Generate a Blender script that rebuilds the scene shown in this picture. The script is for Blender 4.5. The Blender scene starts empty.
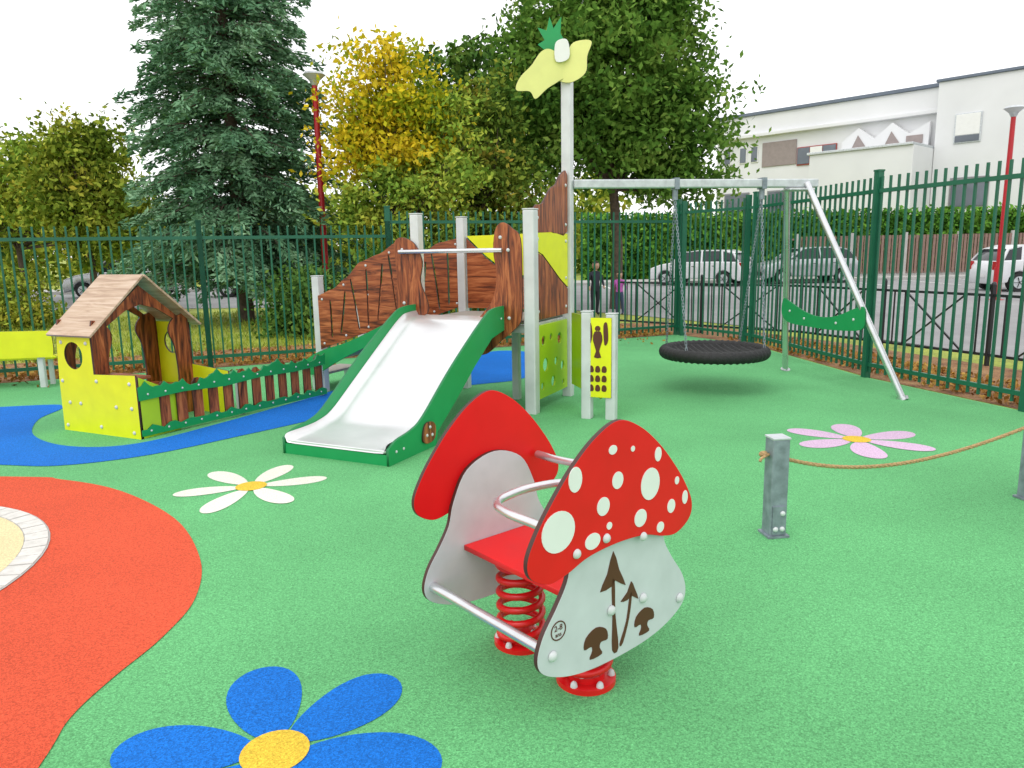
import bpy, bmesh, math, random
import numpy as np
from mathutils import Matrix, Vector
random.seed(7)
rng = np.random.default_rng(11)
scene = bpy.context.scene
COL = scene.collection
rad = math.radians

# ------------------------------------------------------------------ materials
def newmat(name):
    m = bpy.data.materials.new(name); m.use_nodes = True
    nt = m.node_tree
    return m, nt, nt.nodes['Principled BSDF']

def paint(name, col, rough=0.45, metal=0.0, var=0.08, scale=6.0, bump=0.0, bscale=60, spec=0.5, dirt=0.0):
    m, nt, b = newmat(name)
    tc = nt.nodes.new('ShaderNodeTexCoord')
    n = nt.nodes.new('ShaderNodeTexNoise'); n.inputs['Scale'].default_value = scale; n.inputs['Detail'].default_value = 3
    nt.links.new(tc.outputs['Object'], n.inputs['Vector'])
    r = nt.nodes.new('ShaderNodeValToRGB')
    r.color_ramp.elements[0].position = .3; r.color_ramp.elements[1].position = .7
    r.color_ramp.elements[0].color = (*[c*(1-var-dirt) for c in col], 1)
    r.color_ramp.elements[1].color = (*[min(1, c*(1+var)) for c in col], 1)
    nt.links.new(n.outputs['Fac'], r.inputs['Fac'])
    nt.links.new(r.outputs['Color'], b.inputs['Base Color'])
    mr = nt.nodes.new('ShaderNodeMapRange'); mr.inputs['To Min'].default_value = rough*.8; mr.inputs['To Max'].default_value = min(1, rough*1.25)
    nt.links.new(n.outputs['Fac'], mr.inputs['Value']); nt.links.new(mr.outputs['Result'], b.inputs['Roughness'])
    b.inputs['Metallic'].default_value = metal
    b.inputs['Specular IOR Level'].default_value = spec
    if bump:
        n2 = nt.nodes.new('ShaderNodeTexNoise'); n2.inputs['Scale'].default_value = bscale; n2.inputs['Detail'].default_value = 2
        nt.links.new(tc.outputs['Object'], n2.inputs['Vector'])
        bp = nt.nodes.new('ShaderNodeBump'); bp.inputs['Strength'].default_value = bump; bp.inputs['Distance'].default_value = .01
        nt.links.new(n2.outputs['Fac'], bp.inputs['Height']); nt.links.new(bp.outputs['Normal'], b.inputs['Normal'])
    return m

def rubber(name, col, contrast=0.35):
    m, nt, b = newmat(name)
    L = nt.links.new
    tc = nt.nodes.new('ShaderNodeTexCoord')
    v = nt.nodes.new('ShaderNodeTexVoronoi'); v.inputs['Scale'].default_value = 210
    L(tc.outputs['Object'], v.inputs['Vector'])
    n = nt.nodes.new('ShaderNodeTexNoise'); n.inputs['Scale'].default_value = 80; n.inputs['Detail'].default_value = 2; n.inputs['Roughness'].default_value = .75
    L(tc.outputs['Object'], n.inputs['Vector'])
    big = nt.nodes.new('ShaderNodeTexNoise'); big.inputs['Scale'].default_value = .8; big.inputs['Detail'].default_value = 4
    L(tc.outputs['Object'], big.inputs['Vector'])
    sep = nt.nodes.new('ShaderNodeSeparateColor'); L(v.outputs['Color'], sep.inputs['Color'])
    m1 = nt.nodes.new('ShaderNodeMapRange'); m1.inputs['To Min'].default_value = 1-contrast; m1.inputs['To Max'].default_value = 1+contrast
    L(sep.outputs['Red'], m1.inputs['Value'])
    m2 = nt.nodes.new('ShaderNodeMapRange'); m2.inputs['From Min'].default_value = .3; m2.inputs['From Max'].default_value = .7
    m2.inputs['To Min'].default_value = 1-contrast*.6; m2.inputs['To Max'].default_value = 1+contrast*.6
    L(n.outputs['Fac'], m2.inputs['Value'])
    m3 = nt.nodes.new('ShaderNodeMapRange'); m3.inputs['From Min'].default_value = .3; m3.inputs['From Max'].default_value = .7
    m3.inputs['To Min'].default_value = .87; m3.inputs['To Max'].default_value = 1.1
    L(big.outputs['Fac'], m3.inputs['Value'])
    a = nt.nodes.new('ShaderNodeMath'); a.operation = 'MULTIPLY'; L(m1.outputs['Result'], a.inputs[0]); L(m2.outputs['Result'], a.inputs[1])
    c = nt.nodes.new('ShaderNodeMath'); c.operation = 'MULTIPLY'; L(a.outputs[0], c.inputs[0]); L(m3.outputs['Result'], c.inputs[1])
    vm = nt.nodes.new('ShaderNodeVectorMath'); vm.operation = 'SCALE'; vm.inputs[0].default_value = col
    L(c.outputs[0], vm.inputs['Scale'])
    L(vm.outputs['Vector'], b.inputs['Base Color'])
    b.inputs['Roughness'].default_value = .85; b.inputs['Specular IOR Level'].default_value = .2
    bp = nt.nodes.new('ShaderNodeBump'); bp.inputs['Strength'].default_value = .5; bp.inputs['Distance'].default_value = .004
    L(v.outputs['Distance'], bp.inputs['Height']); L(bp.outputs['Normal'], b.inputs['Normal'])
    return m

def wood(name, c1, c2, c3, scale=1.0, vertical=True):
    m, nt, b = newmat(name); L = nt.links.new
    tc = nt.nodes.new('ShaderNodeTexCoord'); mp = nt.nodes.new('ShaderNodeMapping')
    mp.inputs['Scale'].default_value = (14*scale, 1.3*scale, 14*scale) if vertical else (1.3*scale, 14*scale, 14*scale)
    L(tc.outputs['Object'], mp.inputs['Vector'])
    n = nt.nodes.new('ShaderNodeTexNoise'); n.inputs['Scale'].default_value = 1.4; n.inputs['Detail'].default_value = 6; n.inputs['Roughness'].default_value = .65
    n.inputs['Distortion'].default_value = 1.2
    L(mp.outputs['Vector'], n.inputs['Vector'])
    r = nt.nodes.new('ShaderNodeValToRGB'); e = r.color_ramp.elements
    e[0].position = .36; e[0].color = (*c1, 1); e[1].position = .64; e[1].color = (*c3, 1)
    x = e.new(.5); x.color = (*c2, 1)
    L(n.outputs['Fac'], r.inputs['Fac']); L(r.outputs['Color'], b.inputs['Base Color'])
    b.inputs['Roughness'].default_value = .42
    return m

def leafmat(name, cols, trans=0):
    m, nt, b = newmat(name); L = nt.links.new
    g = nt.nodes.new('ShaderNodeNewGeometry'); tc = nt.nodes.new('ShaderNodeTexCoord')
    n = nt.nodes.new('ShaderNodeTexNoise'); n.inputs['Scale'].default_value = .9; n.inputs['Detail'].default_value = 1
    L(tc.outputs['Object'], n.inputs['Vector'])
    ad = nt.nodes.new('ShaderNodeMath'); ad.operation = 'MULTIPLY_ADD'
    L(g.outputs['Random Per Island'], ad.inputs[0]); ad.inputs[1].default_value = .45
    mr = nt.nodes.new('ShaderNodeMapRange'); mr.inputs['From Min'].default_value = .3; mr.inputs['From Max'].default_value = .7
    mr.inputs['To Min'].default_value = 0; mr.inputs['To Max'].default_value = .55
    L(n.outputs['Fac'], mr.inputs['Value']); L(mr.outputs['Result'], ad.inputs[2])
    r = nt.nodes.new('ShaderNodeValToRGB'); e = r.color_ramp.elements
    e[0].position = 0; e[0].color = (*cols[0], 1); e[1].position = 1; e[1].color = (*cols[-1], 1)
    for i, c in enumerate(cols[1:-1]):
        x = e.new((i+1)/(len(cols)-1)); x.color = (*c, 1)
    L(ad.outputs[0], r.inputs['Fac'])
    o = nt.nodes['Material Output']
    d = nt.nodes.new('ShaderNodeBsdfDiffuse'); L(r.outputs['Color'], d.inputs['Color'])
    if trans:
        t = nt.nodes.new('ShaderNodeBsdfTranslucent'); L(r.outputs['Color'], t.inputs['Color'])
        mx = nt.nodes.new('ShaderNodeMixShader'); mx.inputs['Fac'].default_value = trans
        L(d.outputs[0], mx.inputs[1]); L(t.outputs[0], mx.inputs[2]); L(mx.outputs[0], o.inputs['Surface'])
    else: L(d.outputs[0], o.inputs['Surface'])
    nt.nodes.remove(b)
    return m

def groundmat(name, cols, scale=1.0, fine=30, bump=.3):
    m, nt, b = newmat(name); L = nt.links.new
    tc = nt.nodes.new('ShaderNodeTexCoord')
    n = nt.nodes.new('ShaderNodeTexNoise'); n.inputs['Scale'].default_value = scale; n.inputs['Detail'].default_value = 6; n.inputs['Roughness'].default_value = .7
    f = nt.nodes.new('ShaderNodeTexNoise'); f.inputs['Scale'].default_value = fine; f.inputs['Detail'].default_value = 3
    L(tc.outputs['Object'], n.inputs['Vector']); L(tc.outputs['Object'], f.inputs['Vector'])
    mx = nt.nodes.new('ShaderNodeMix'); mx.inputs['Factor'].default_value = .4
    L(n.outputs['Fac'], mx.inputs[2]); L(f.outputs['Fac'], mx.inputs[3])
    r = nt.nodes.new('ShaderNodeValToRGB'); e = r.color_ramp.elements
    e[0].position = .38; e[0].color = (*cols[0], 1); e[1].position = .62; e[1].color = (*cols[-1], 1)
    if len(cols) == 3:
        x = e.new(.5); x.color = (*cols[1], 1)
    L(mx.outputs[0], r.inputs['Fac']); L(r.outputs['Color'], b.inputs['Base Color'])
    b.inputs['Roughness'].default_value = .9
    bp = nt.nodes.new('ShaderNodeBump'); bp.inputs['Strength'].default_value = bump; bp.inputs['Distance'].default_value = .03
    L(f.outputs['Fac'], bp.inputs['Height']); L(bp.outputs['Normal'], b.inputs['Normal'])
    return m

M = {}
M['rub_green'] = rubber('rubber_green', (.122, .405, .160), .3)
M['rub_blue'] = rubber('rubber_blue', (.008, .15, .56), .3)
M['rub_orange'] = rubber('rubber_orange', (.62, .085, .038), .27)
M['rub_white'] = rubber('rubber_white', (.72, .72, .62), .16)
M['rub_yellow'] = rubber('rubber_yellow', (.70, .48, .05), .25)
M['rub_pink'] = rubber('rubber_pink', (.62, .44, .60), .2)
M['rub_beige'] = rubber('rubber_beige', (.72, .62, .36), .18)
M['paver'] = paint('paver', (.62, .6, .56), .85, var=.12, scale=20, bump=.4)
M['post'] = paint('post_paint', (.64, .65, .66), .4, metal=.15, var=.10, scale=5)
M['steel'] = paint('stainless', (.66, .67, .69), .28, metal=.85, var=.08, scale=8)
M['galv'] = paint('galvanised', (.56, .59, .61), .45, metal=.45, var=.16, scale=14)
M['galvd'] = paint('galvanised_dark', (.24, .28, .32), .5, metal=.35, var=.25, scale=18)
M['bed'] = paint('slide_bed', (.74, .74, .75), .3, metal=.6, var=.07, scale=3)
M['green'] = paint('hpl_green', (.008, .30, .085), .38, var=.05)
M['lime'] = paint('hpl_lime', (.42, .62, .02), .4, var=.05)
M['yellow'] = paint('hpl_yellow', (.78, .80, .008), .4, var=.05)
M['pyellow'] = paint('hpl_pale_yellow', (.76, .76, .26), .4, var=.04)
M['red'] = paint('hpl_red', (.74, .006, .008), .4, var=.05, spec=.35)
M['white'] = paint('hpl_white', (.80, .80, .78), .35, var=.03)
M['light'] = paint('hpl_light_grey', (.58, .60, .635), .38, var=.06, scale=9)
M['edge'] = paint('hpl_edge', (.06, .02, .015), .5)
M['brown'] = paint('hpl_brown', (.10, .025, .012), .45)
M['greenedge'] = paint('hpl_green_edge', (.005, .16, .05), .5)
M['redsteel'] = paint('red_steel', (.72, .008, .010), .3, var=.05)
M['redlamp'] = paint('red_lamp_paint', (.45, .012, .02), .4)
M['wood'] = wood('hpl_wood', (.05, .010, .005), (.27, .062, .017), (.48, .15, .048))
M['woodr'] = wood('hpl_wood_r', (.06, .012, .005), (.30, .070, .019), (.50, .16, .055), vertical=False)
M['roof'] = wood('roof_wood', (.34, .22, .14), (.48, .34, .23), (.56, .43, .32), vertical=False)
M['fence'] = paint('fence_green', (.008, .115, .062), .4, var=.12, scale=3)
M['black'] = paint('black_paint', (.014, .015, .02), .4)
M['blackrub'] = paint('black_rope', (.012, .012, .013), .6, bump=.8, bscale=90)
M['cap'] = paint('bolt_cap', (.60, .62, .63), .3, var=.02)
M['rope'] = paint('rope', (.46, .30, .14), .9, var=.3, scale=80, bump=1, bscale=140)
M['deck'] = paint('deck', (.34, .31, .28), .6, var=.1, scale=20)
M['bark'] = paint('bark', (.10, .07, .05), .9, var=.4, scale=12)
M['grass'] = groundmat('grass_ground', [(.15, .14, .035), (.28, .34, .045), (.42, .46, .07)], .8, 25)
M['mulch'] = groundmat('mulch', [(.13, .055, .025), (.30, .15, .065), (.42, .25, .11)], 3, 40, .8)
M['asphalt'] = groundmat('asphalt', [(.22, .22, .225), (.32, .32, .32)], .5, 60)
M['pave'] = groundmat('pavement', [(.38, .37, .35), (.48, .47, .45)], .5, 20)
M['render'] = paint('white_render', (.74, .745, .755), .85, var=.04, scale=.6)
M['roofline'] = paint('roof_flashing', (.13, .16, .21), .5)
M['taupe'] = paint('taupe_cladding', (.30, .25, .24), .7)
M['glass'] = paint('window_glass', (.12, .14, .17), .08, var=.3, scale=.8)
M['frame'] = paint('window_frame', (.24, .24, .25), .5)
M['redframe'] = paint('red_frame', (.35, .06, .05), .5)
M['lattice'] = paint('lattice_brown', (.24, .15, .12), .7, var=.15)
M['concrete'] = paint('concrete', (.42, .41, .39), .85, var=.15, scale=2)
M['tyre'] = paint('tyre', (.015, .015, .016), .7)
M['carglass'] = paint('car_glass', (.02, .025, .03), .08)
M['carsilver'] = paint('car_silver', (.45, .46, .48), .25, metal=.5, var=.03)
M['carwhite'] = paint('car_white', (.66, .67, .69), .22, var=.02)
M['taillight'] = paint('tail_light', (.4, .01, .01), .2)
M['headlight'] = paint('head_light', (.7, .7, .7), .15)
M['skin'] = paint('skin', (.45, .27, .19), .6)
M['hair'] = paint('hair', (.03, .018, .01), .7)
M['clothdark'] = paint('dark_cloth', (.02, .022, .035), .9, var=.3)
M['clothpink'] = paint('pink_cloth', (.45, .10, .42), .9, var=.2)
M['jeans'] = paint('jeans', (.04, .06, .13), .9)

# ------------------------------------------------------------------ helpers
def empty(name, loc=(0, 0, 0), rz=0.0):
    o = bpy.data.objects.new(name, None); o.empty_display_size = .2
    o.location = loc; o.rotation_euler = (0, 0, rz); COL.objects.link(o); return o

def bevel(o, w=.004, seg=2):
    md = o.modifiers.new('bevel', 'BEVEL'); md.width = w; md.segments = seg; md.limit_method = 'ANGLE'; md.angle_limit = rad(40)
    return o

def smooth_shade(me):
    me.polygons.foreach_set('use_smooth', [True]*len(me.polygons))

class MB:
    def __init__(s): s.v = []; s.f = []; s.m = []; s.sm = []
    def add(s, vs, fs, mi=0, sm=False):
        k = len(s.v); s.v += [tuple(v) for v in vs]
        for f in fs: s.f.append(tuple(i+k for i in f)); s.m.append(mi); s.sm.append(sm)
    def box(s, c, d, mi=0, rz=0.0, R=None):
        R = R or Matrix.Rotation(rz, 3, 'Z'); c = Vector(c); hx, hy, hz = d[0]/2, d[1]/2, d[2]/2
        vs = [c+R@Vector((x*hx, y*hy, z*hz)) for z in (-1, 1) for y in (-1, 1) for x in (-1, 1)]
        s.add(vs, [(0, 2, 3, 1), (4, 5, 7, 6), (0, 1, 5, 4), (2, 6, 7, 3), (0, 4, 6, 2), (1, 3, 7, 5)], mi)
    def beam(s, p, q, w, h, mi=0):
        p = Vector(p); q = Vector(q); d = (q-p); L = d.length; z = d.normalized()
        up = Vector((0, 0, 1)) if abs(z.z) < .95 else Vector((1, 0, 0))
        x = up.cross(z).normalized(); y = z.cross(x)
        R = Matrix((x, y, z)).transposed()
        s.box((p+q)/2, (w, h, L), mi, R=R)
    def cyl(s, p, q, r1, r2=None, n=12, mi=0, cap=True):
        r2 = r1 if r2 is None else r2
        p = Vector(p); q = Vector(q); z = (q-p).normalized()
        up = Vector((0, 0, 1)) if abs(z.z) < .95 else Vector((1, 0, 0))
        x = up.cross(z).normalized(); y = z.cross(x)
        vs = []
        for c, r in ((p, r1), (q, r2)):
            for i in range(n):
                a = 2*math.pi*i/n; vs.append(c+x*math.cos(a)*r+y*math.sin(a)*r)
        fs = [(i, (i+1) % n, n+(i+1) % n, n+i) for i in range(n)]
        s.add(vs, fs, mi, True)
        if cap:
            s.add(vs, [tuple(range(n-1, -1, -1)), tuple(range(n, 2*n))], mi)
    def dome(s, c, nrm, r, h, mi=0, n=12):
        c = Vector(c); z = Vector(nrm).normalized(); up = Vector((0, 0, 1)) if abs(z.z) < .95 else Vector((1, 0, 0))
        x = up.cross(z).normalized(); y = z.cross(x); vs = []
        rings = 4
        for k in range(rings):
            a = k/rings*math.pi/2
            for i in range(n):
                t = 2*math.pi*i/n
                vs.append(c+(x*math.cos(t)+y*math.sin(t))*r*math.cos(a)+z*h*math.sin(a))
        vs.append(c+z*h); fs = []
        for k in range(rings-1):
            for i in range(n): fs.append((k*n+i, k*n+(i+1) % n, (k+1)*n+(i+1) % n, (k+1)*n+i))
        for i in range(n): fs.append(((rings-1)*n+i, (rings-1)*n+(i+1) % n, rings*n))
        s.add(vs, fs, mi, True)
    def obj(s, name, mats, parent=None):
        me = bpy.data.meshes.new(name); me.from_pydata(s.v, [], s.f)
        for m in mats: me.materials.append(m)
        me.polygons.foreach_set('material_index', s.m); me.polygons.foreach_set('use_smooth', s.sm); me.update()
        o = bpy.data.objects.new(name, me); COL.objects.link(o)
        if parent: o.parent = parent
        return o

def tube(name, pts, r, mat, parent=None, cyclic=False, smooth=True, res=8):
    cu = bpy.data.curves.new(name, 'CURVE'); cu.dimensions = '3D'; cu.bevel_depth = r; cu.bevel_resolution = 4; cu.use_fill_caps = True
    if smooth:
        sp = cu.splines.new('BEZIER'); sp.bezier_points.add(len(pts)-1)
        for bp, p in zip(sp.bezier_points, pts): bp.co = p; bp.handle_left_type = bp.handle_right_type = 'AUTO'
        cu.resolution_u = res
    else:
        sp = cu.splines.new('POLY'); sp.points.add(len(pts)-1)
        for bp, p in zip(sp.points, pts): bp.co = (*p, 1)
    sp.use_cyclic_u = cyclic
    o = bpy.data.objects.new(name+'_c', cu); COL.objects.link(o)
    dg = bpy.context.evaluated_depsgraph_get(); dg.update()
    me = bpy.data.meshes.new_from_object(o.evaluated_get(dg)); bpy.data.objects.remove(o)
    me.materials.clear(); me.materials.append(mat); smooth_shade(me)
    o2 = bpy.data.objects.new(name, me); COL.objects.link(o2)
    if parent: o2.parent = parent
    return o2

def sm(pts, n=6, closed=True):
    P = [Vector(p) for p in pts]; out = []; N = len(P)
    for i in range(N if closed else N-1):
        p0 = P[(i-1) % N] if closed or i > 0 else P[0]; p1 = P[i]; p2 = P[(i+1) % N]; p3 = P[(i+2) % N] if closed or i+2 < N else P[-1]
        for k in range(n):
            t = k/n
            out.append(.5*((2*p1)+(-p0+p2)*t+(2*p0-5*p1+4*p2-p3)*t*t+(-p0+3*p1-3*p2+p3)*t**3))
    if not closed: out.append(P[-1])
    return [tuple(v) for v in out]

def circ(cx, cy, rx, ry=None, n=28):
    ry = ry or rx
    return [(cx+rx*math.cos(2*math.pi*i/n), cy+ry*math.sin(2*math.pi*i/n)) for i in range(n)]

def fillmesh(name, loops, ext=0.0, bev=0.0):
    cu = bpy.data.curves.new(name, 'CURVE'); cu.dimensions = '2D'; cu.fill_mode = 'BOTH'; cu.extrude = ext
    if bev: cu.bevel_depth = bev; cu.bevel_resolution = 1; cu.offset = -bev
    for lp in loops:
        sp = cu.splines.new('POLY'); sp.points.add(len(lp)-1)
        for bp, p in zip(sp.points, lp): bp.co = (p[0], p[1], 0, 1)
        sp.use_cyclic_u = True
    o = bpy.data.objects.new(name+'_c', cu); COL.objects.link(o)
    dg = bpy.context.evaluated_depsgraph_get(); dg.update()
    me = bpy.data.meshes.new_from_object(o.evaluated_get(dg)); bpy.data.objects.remove(o)
    me.materials.clear()
    return me

def plate(name, loops, org, d, mat, thick=.019, edge=None, parent=None, up=(0, 0, 1), bev=.0015):
    """flat board: loops in (along d, along up); outward normal = d x up"""
    if not isinstance(loops[0][0], (tuple, list)): loops = [loops]
    me = fillmesh(name, loops, thick/2-bev, bev)
    me.materials.append(mat); me.materials.append(edge or mat)
    for p in me.polygons:
        if abs(p.normal.z) < .5: p.material_index = 1
    X = Vector(d).normalized(); Y = Vector(up).normalized(); Z = X.cross(Y)
    mtx = Matrix((X, Y, Z)).transposed().to_4x4(); mtx.translation = Vector(org)
    o = bpy.data.objects.new(name, me); COL.objects.link(o)
    if parent: o.parent = parent
    o.matrix_local = mtx
    return o

def sheet(name, pts, z, mat, parent=None, loops=None):
    me = fillmesh(name, loops or [pts]); me.materials.append(mat)
    o = bpy.data.objects.new(name, me); COL.objects.link(o); o.location.z = z
    if parent: o.parent = parent
    return o

# ------------------------------------------------------------------ ground
big = MB(); big.add([(-300, -60, 0), (300, -60, 0), (300, 500, 0), (-300, 500, 0)], [(0, 1, 2, 3)])
big.obj('ground', [M['grass']])
FL = (-6.65, 9.55); FC = (3.05, 13.70)
fdir = Vector((FC[0]-FL[0], FC[1]-FL[1], 0)).normalized()
FS = Vector((FC[0], FC[1], 0))-fdir*16.0
right_poly = [(3.05, 13.70), (3.92, 12.10), (4.29, 8.90), (4.86, 6.90), (5.75, 4.3), (7.0, 1.2)]
play = [(FS.x, FS.y)]+[right_poly[0]]+right_poly[1:]+[(7.5, -4), (-14, -4), (-14, 5)]
sheet('playground_surface', play, .008, M['rub_green'])
nrmf = Vector((-fdir.y, fdir.x, 0))
sheet('mulch_bed', [tuple((FS+nrmf*.03)[:2]), (3.03, 13.74), (2.4, 16.0), tuple((FS+nrmf*2.0)[:2])], .006, M['mulch'])
sheet('mulch_strip', [(3.08, 13.75), (3.97, 12.12), (4.34, 8.91), (4.91, 6.92), (5.8, 4.3), (7.05, 1.2), (9.0, 2.2), (7.4, 6.0), (6.4, 9.2), (5.4, 12.3), (3.6, 16.0), (2.4, 16)], .004, M['mulch'])
sheet('road', [(3.2, 17.5), (6.2, 12.5), (7.2, 9.6), (8.2, 6.2), (9.5, 2.2), (12, -20), (150, -20), (150, 33), (-60, 33), (-60, 27), (0, 22)], .012, M['asphalt'])
kb = MB(); kb.box((40, 33.1, .06), (200, .18, .14)); kb.obj('kerb', [M['pave']])
sheet('pavement', [(-60, 33.19), (150, 33.19), (150, 36), (-60, 36)], .11, M['pave'])
pm = MB()
for i in range(9): pm.box((4+i*2.6, 30.6, .018), (.12, 4.6, .004))
pm.obj('parking_bay_markings', [M['white']])

blue = sm([(-8, 6.2), (-4.6, 5.72), (-4.03, 5.65), (-3.52, 5.60), (-2.96, 5.87), (-2.43, 6.46), (-1.85, 7.18), (-1.3, 8.0), (-.8, 8.6), (-.39, 8.86), (.05, 9.1), (.28, 9.6), (.4, 10.5), (.3, 11.6), (-.3, 11.8), (-.7, 10.6), (-1.2, 9.6), (-1.9, 9.0), (-2.3, 8.1), (-2.8, 7.0), (-3.25, 6.25), (-3.8, 6.2), (-4.37, 6.62), (-4.75, 7.3), (-4.87, 7.91), (-5.4, 8.0), (-8, 7.3)], 6)
sheet('blue_path_surface', blue, .012, M['rub_blue'])
org = sm([(-7, 5.6), (-3.81, 5.33), (-3.30, 5.23), (-2.72, 4.94), (-2.09, 4.37), (-1.68, 3.75), (-1.51, 3.28), (-1.50, 2.92), (-1.55, 2.62), (-1.57, 2.37), (-1.52, 2.1), (-1.4, 1.2), (-4, .8), (-8, 1.0)], 6)
sheet('orange_surface', org, .0122, M['rub_orange'])
RC = (-3.79, 3.43)
sheet('beige_surface', circ(*RC, 1.16, n=64), .018, M['rub_beige'])
pv = MB()
for i in range(60):
    a0 = 2*math.pi*i/60+.004; a1 = 2*math.pi*(i+1)/60-.006
    r0, r1 = 1.165, 1.28; c = RC; h = .022+random.uniform(-.002, .002)
    vs = [(c[0]+r*math.cos(a), c[1]+r*math.sin(a), z) for z in (.015, h) for r, a in ((r0, a0), (r1, a0), (r1, a1), (r0, a1))]
    pv.add(vs, [(0, 3, 2, 1), (4, 5, 6, 7), (0, 1, 5, 4), (1, 2, 6, 5), (2, 3, 7, 6), (3, 0, 4, 7)])
pv.obj('paver_ring', [M['paver']])
sheet('paver_joint_bed', circ(*RC, 1.29, n=64), .0162, M['concrete'])

def flower(name, c, base, r, w, mat, cm, rc=.11):
    e = empty(name, (c[0], c[1], 0))
    for k in range(6):
        a = rad(base+60*k+random.uniform(-3, 3)); rr = r*random.uniform(.95, 1.05); asy = random.uniform(-.1, .1)
        pts = []
        for i in range(36):
            t = 2*math.pi*i/36
            x = rr*.58+rr*.45*math.cos(t); y = w*math.sin(t)*(1+.25*math.cos(t))+asy*w*math.cos(2*t)
            pts.append((x*math.cos(a)-y*math.sin(a), x*math.sin(a)+y*math.cos(a)))
        sheet('petal_%d' % (k+1), pts, .0100+.0004*k, mat, e)
    sheet('flower_centre', circ(0, 0, rc), .0135, cm, e)
flower('white_flower_marking', (-1.83, 4.99), 17, .51, .085, M['rub_white'], M['rub_yellow'], .105)
flower('blue_flower_marking', (-.79, 2.17), -5, .54, .128, M['rub_blue'], M['rub_yellow'], .11)
flower('pink_flower_marking', (2.84, 5.97), 20, .56, .115, M['rub_pink'], M['rub_yellow'], .11)

# ------------------------------------------------------------------ fences
def fence_run(mb, pts, h, sp=.125, pw=.07):
    p = Vector((*pts[0], 0)); q = Vector((*pts[1], 0)); d = q-p; L = d.length; d.normalize(); rz = math.atan2(d.y, d.x)
    n = int(L/sp)
    for i in range(n+1):
        c = p+d*(sp*.5+i*sp)
        if i*sp+sp*.5 > L-.04: break
        hh = h-.06
        mb.box((c.x, c.y, (hh+.08)/2), (.023, .023, hh-.08), 0, rz)
    for z in (.17, h-.22):
        mb.box(((p.x+q.x)/2, (p.y+q.y)/2, z), (L, .04, .045), 0, rz)
    for c in (p, q):
        mb.box((c.x, c.y, h/2), (pw, pw, h), 0, rz)
        mb.box((c.x, c.y, h+.010), (pw+.012, pw+.012, .02), 0, rz)

mb = MB()
nP = 6; seg = 16.0/nP
for i in range(nP):
    p = FS+fdir*seg*i; q = FS+fdir*seg*(i+1)
    h = 2.06 if (p.x+q.x)/2 < -2.2 else 2.27
    fence_run(mb, ((p.x, p.y), (q.x, q.y)), h)
mb.obj('metal_fence', [M['fence']])
mb = MB()
rp = right_poly
for i in range(len(rp)-1):
    a_, b_ = Vector(rp[i]), Vector(rp[i+1]); L = (b_-a_).length; nn = max(1, round(L/3.0))
    for j in range(nn):
        fence_run(mb, (a_+(b_-a_)*j/nn, a_+(b_-a_)*(j+1)/nn), 2.42, sp=.125, pw=.075)
mb.box((3.12, 13.56, 1.2), (.08, .08, 2.4), 0); mb.box((3.84, 12.24, 1.2), (.08, .08, 2.4), 0)
mb.obj('metal_fence', [M['fence']])

mb = MB(); rl = [(2.2, 15.2), (4.9, 12.6), (6.2, 9.6), (7.2, 6.2), (8.4, 3.0)]
for i in range(len(rl)-1):
    a_, b_ = Vector((*rl[i], 0)), Vector((*rl[i+1], 0)); L = (b_-a_).length; nn = max(1, round(L/1.5)); d = (b_-a_).normalized()
    for j in range(nn):
        p = a_+(b_-a_)*j/nn; q = a_+(b_-a_)*(j+1)/nn
        mb.beam(p, p+Vector((0, 0, 1.05)), .045, .045); mb.dome(p+Vector((0, 0, 1.05)), (0, 0, 1), .032, .045)
        for z in (.15, .92): mb.beam(p+Vector((0, 0, z)), q+Vector((0, 0, z)), .035, .035)
        m1 = p+(q-p)*.22; m2 = p+(q-p)*.78
        for m_ in (m1, m2): mb.beam(m_+Vector((0, 0, .15)), m_+Vector((0, 0, .92)), .022, .022)
        mb.beam(m1+Vector((0, 0, .15)), m2+Vector((0, 0, .92)), .02, .02); mb.beam(m1+Vector((0, 0, .92)), m2+Vector((0, 0, .15)), .022, .022)
        for f in (.11, .89):
            c = p+(q-p)*f; mb.beam(c+Vector((0, 0, .15)), c+Vector((0, 0, .92)), .018, .018)
mb.obj('street_railing', [M['black']])

# ------------------------------------------------------------------ play tower
RZ = math.atan2(-.4311, .9023)
T = empty('slide_play_tower', (.20, 7.20, 0), RZ)
def boxo(name, c, d, mat, parent, bv=.006, rz=0):
    b = MB(); b.box(c, d, 0, rz); o = b.obj(name, [mat], parent); bevel(o, bv); return o
def post(name, x, y, h, mat, parent, w=.09, z0=0.0):
    boxo(name, (x, y, (h+z0)/2), (w, w, h-z0), mat, parent, .012)
    boxo(name+'_cap', (x, y, h+.006), (w+.006, w+.006, .012), M['cap'], parent, .004)
post('post_1', 0, 0, 1.97, M['post'], T, .115)
post('post_2', -1.27, 0, 1.97, M['post'], T, .10)
post('post_3', -1.30, 1.0, 1.97, M['post'], T, .10)
post('mast', 0, .975, 3.30, M['post'], T, .105)
post('post_4', -.45, .6, .9, M['post'], T, .08)
post('post_5', .57, 0, 1.02, M['post'], T, .095)
post('post_6', .80, .03, 1.0, M['post'], T, .095)
post('ramp_post_1', -2.76, .21, 1.34, M['post'], T, .10)
post('ramp_post_2', -2.76, 1.0, 1.34, M['post'], T)
boxo('deck', (-.65, .5, .905), (1.20, .92, .03), M['deck'], T)
boxo('deck_frame_1', (-.65, .03, .84), (1.16, .04, .09), M['galv'], T)
boxo('deck_frame_2', (-.65, .95, .84), (1.16, .04, .09), M['galv'], T)
boxo('deck_frame_3', (-.02, .49, .84), (.04, .84, .09), M['galv'], T)
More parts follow.
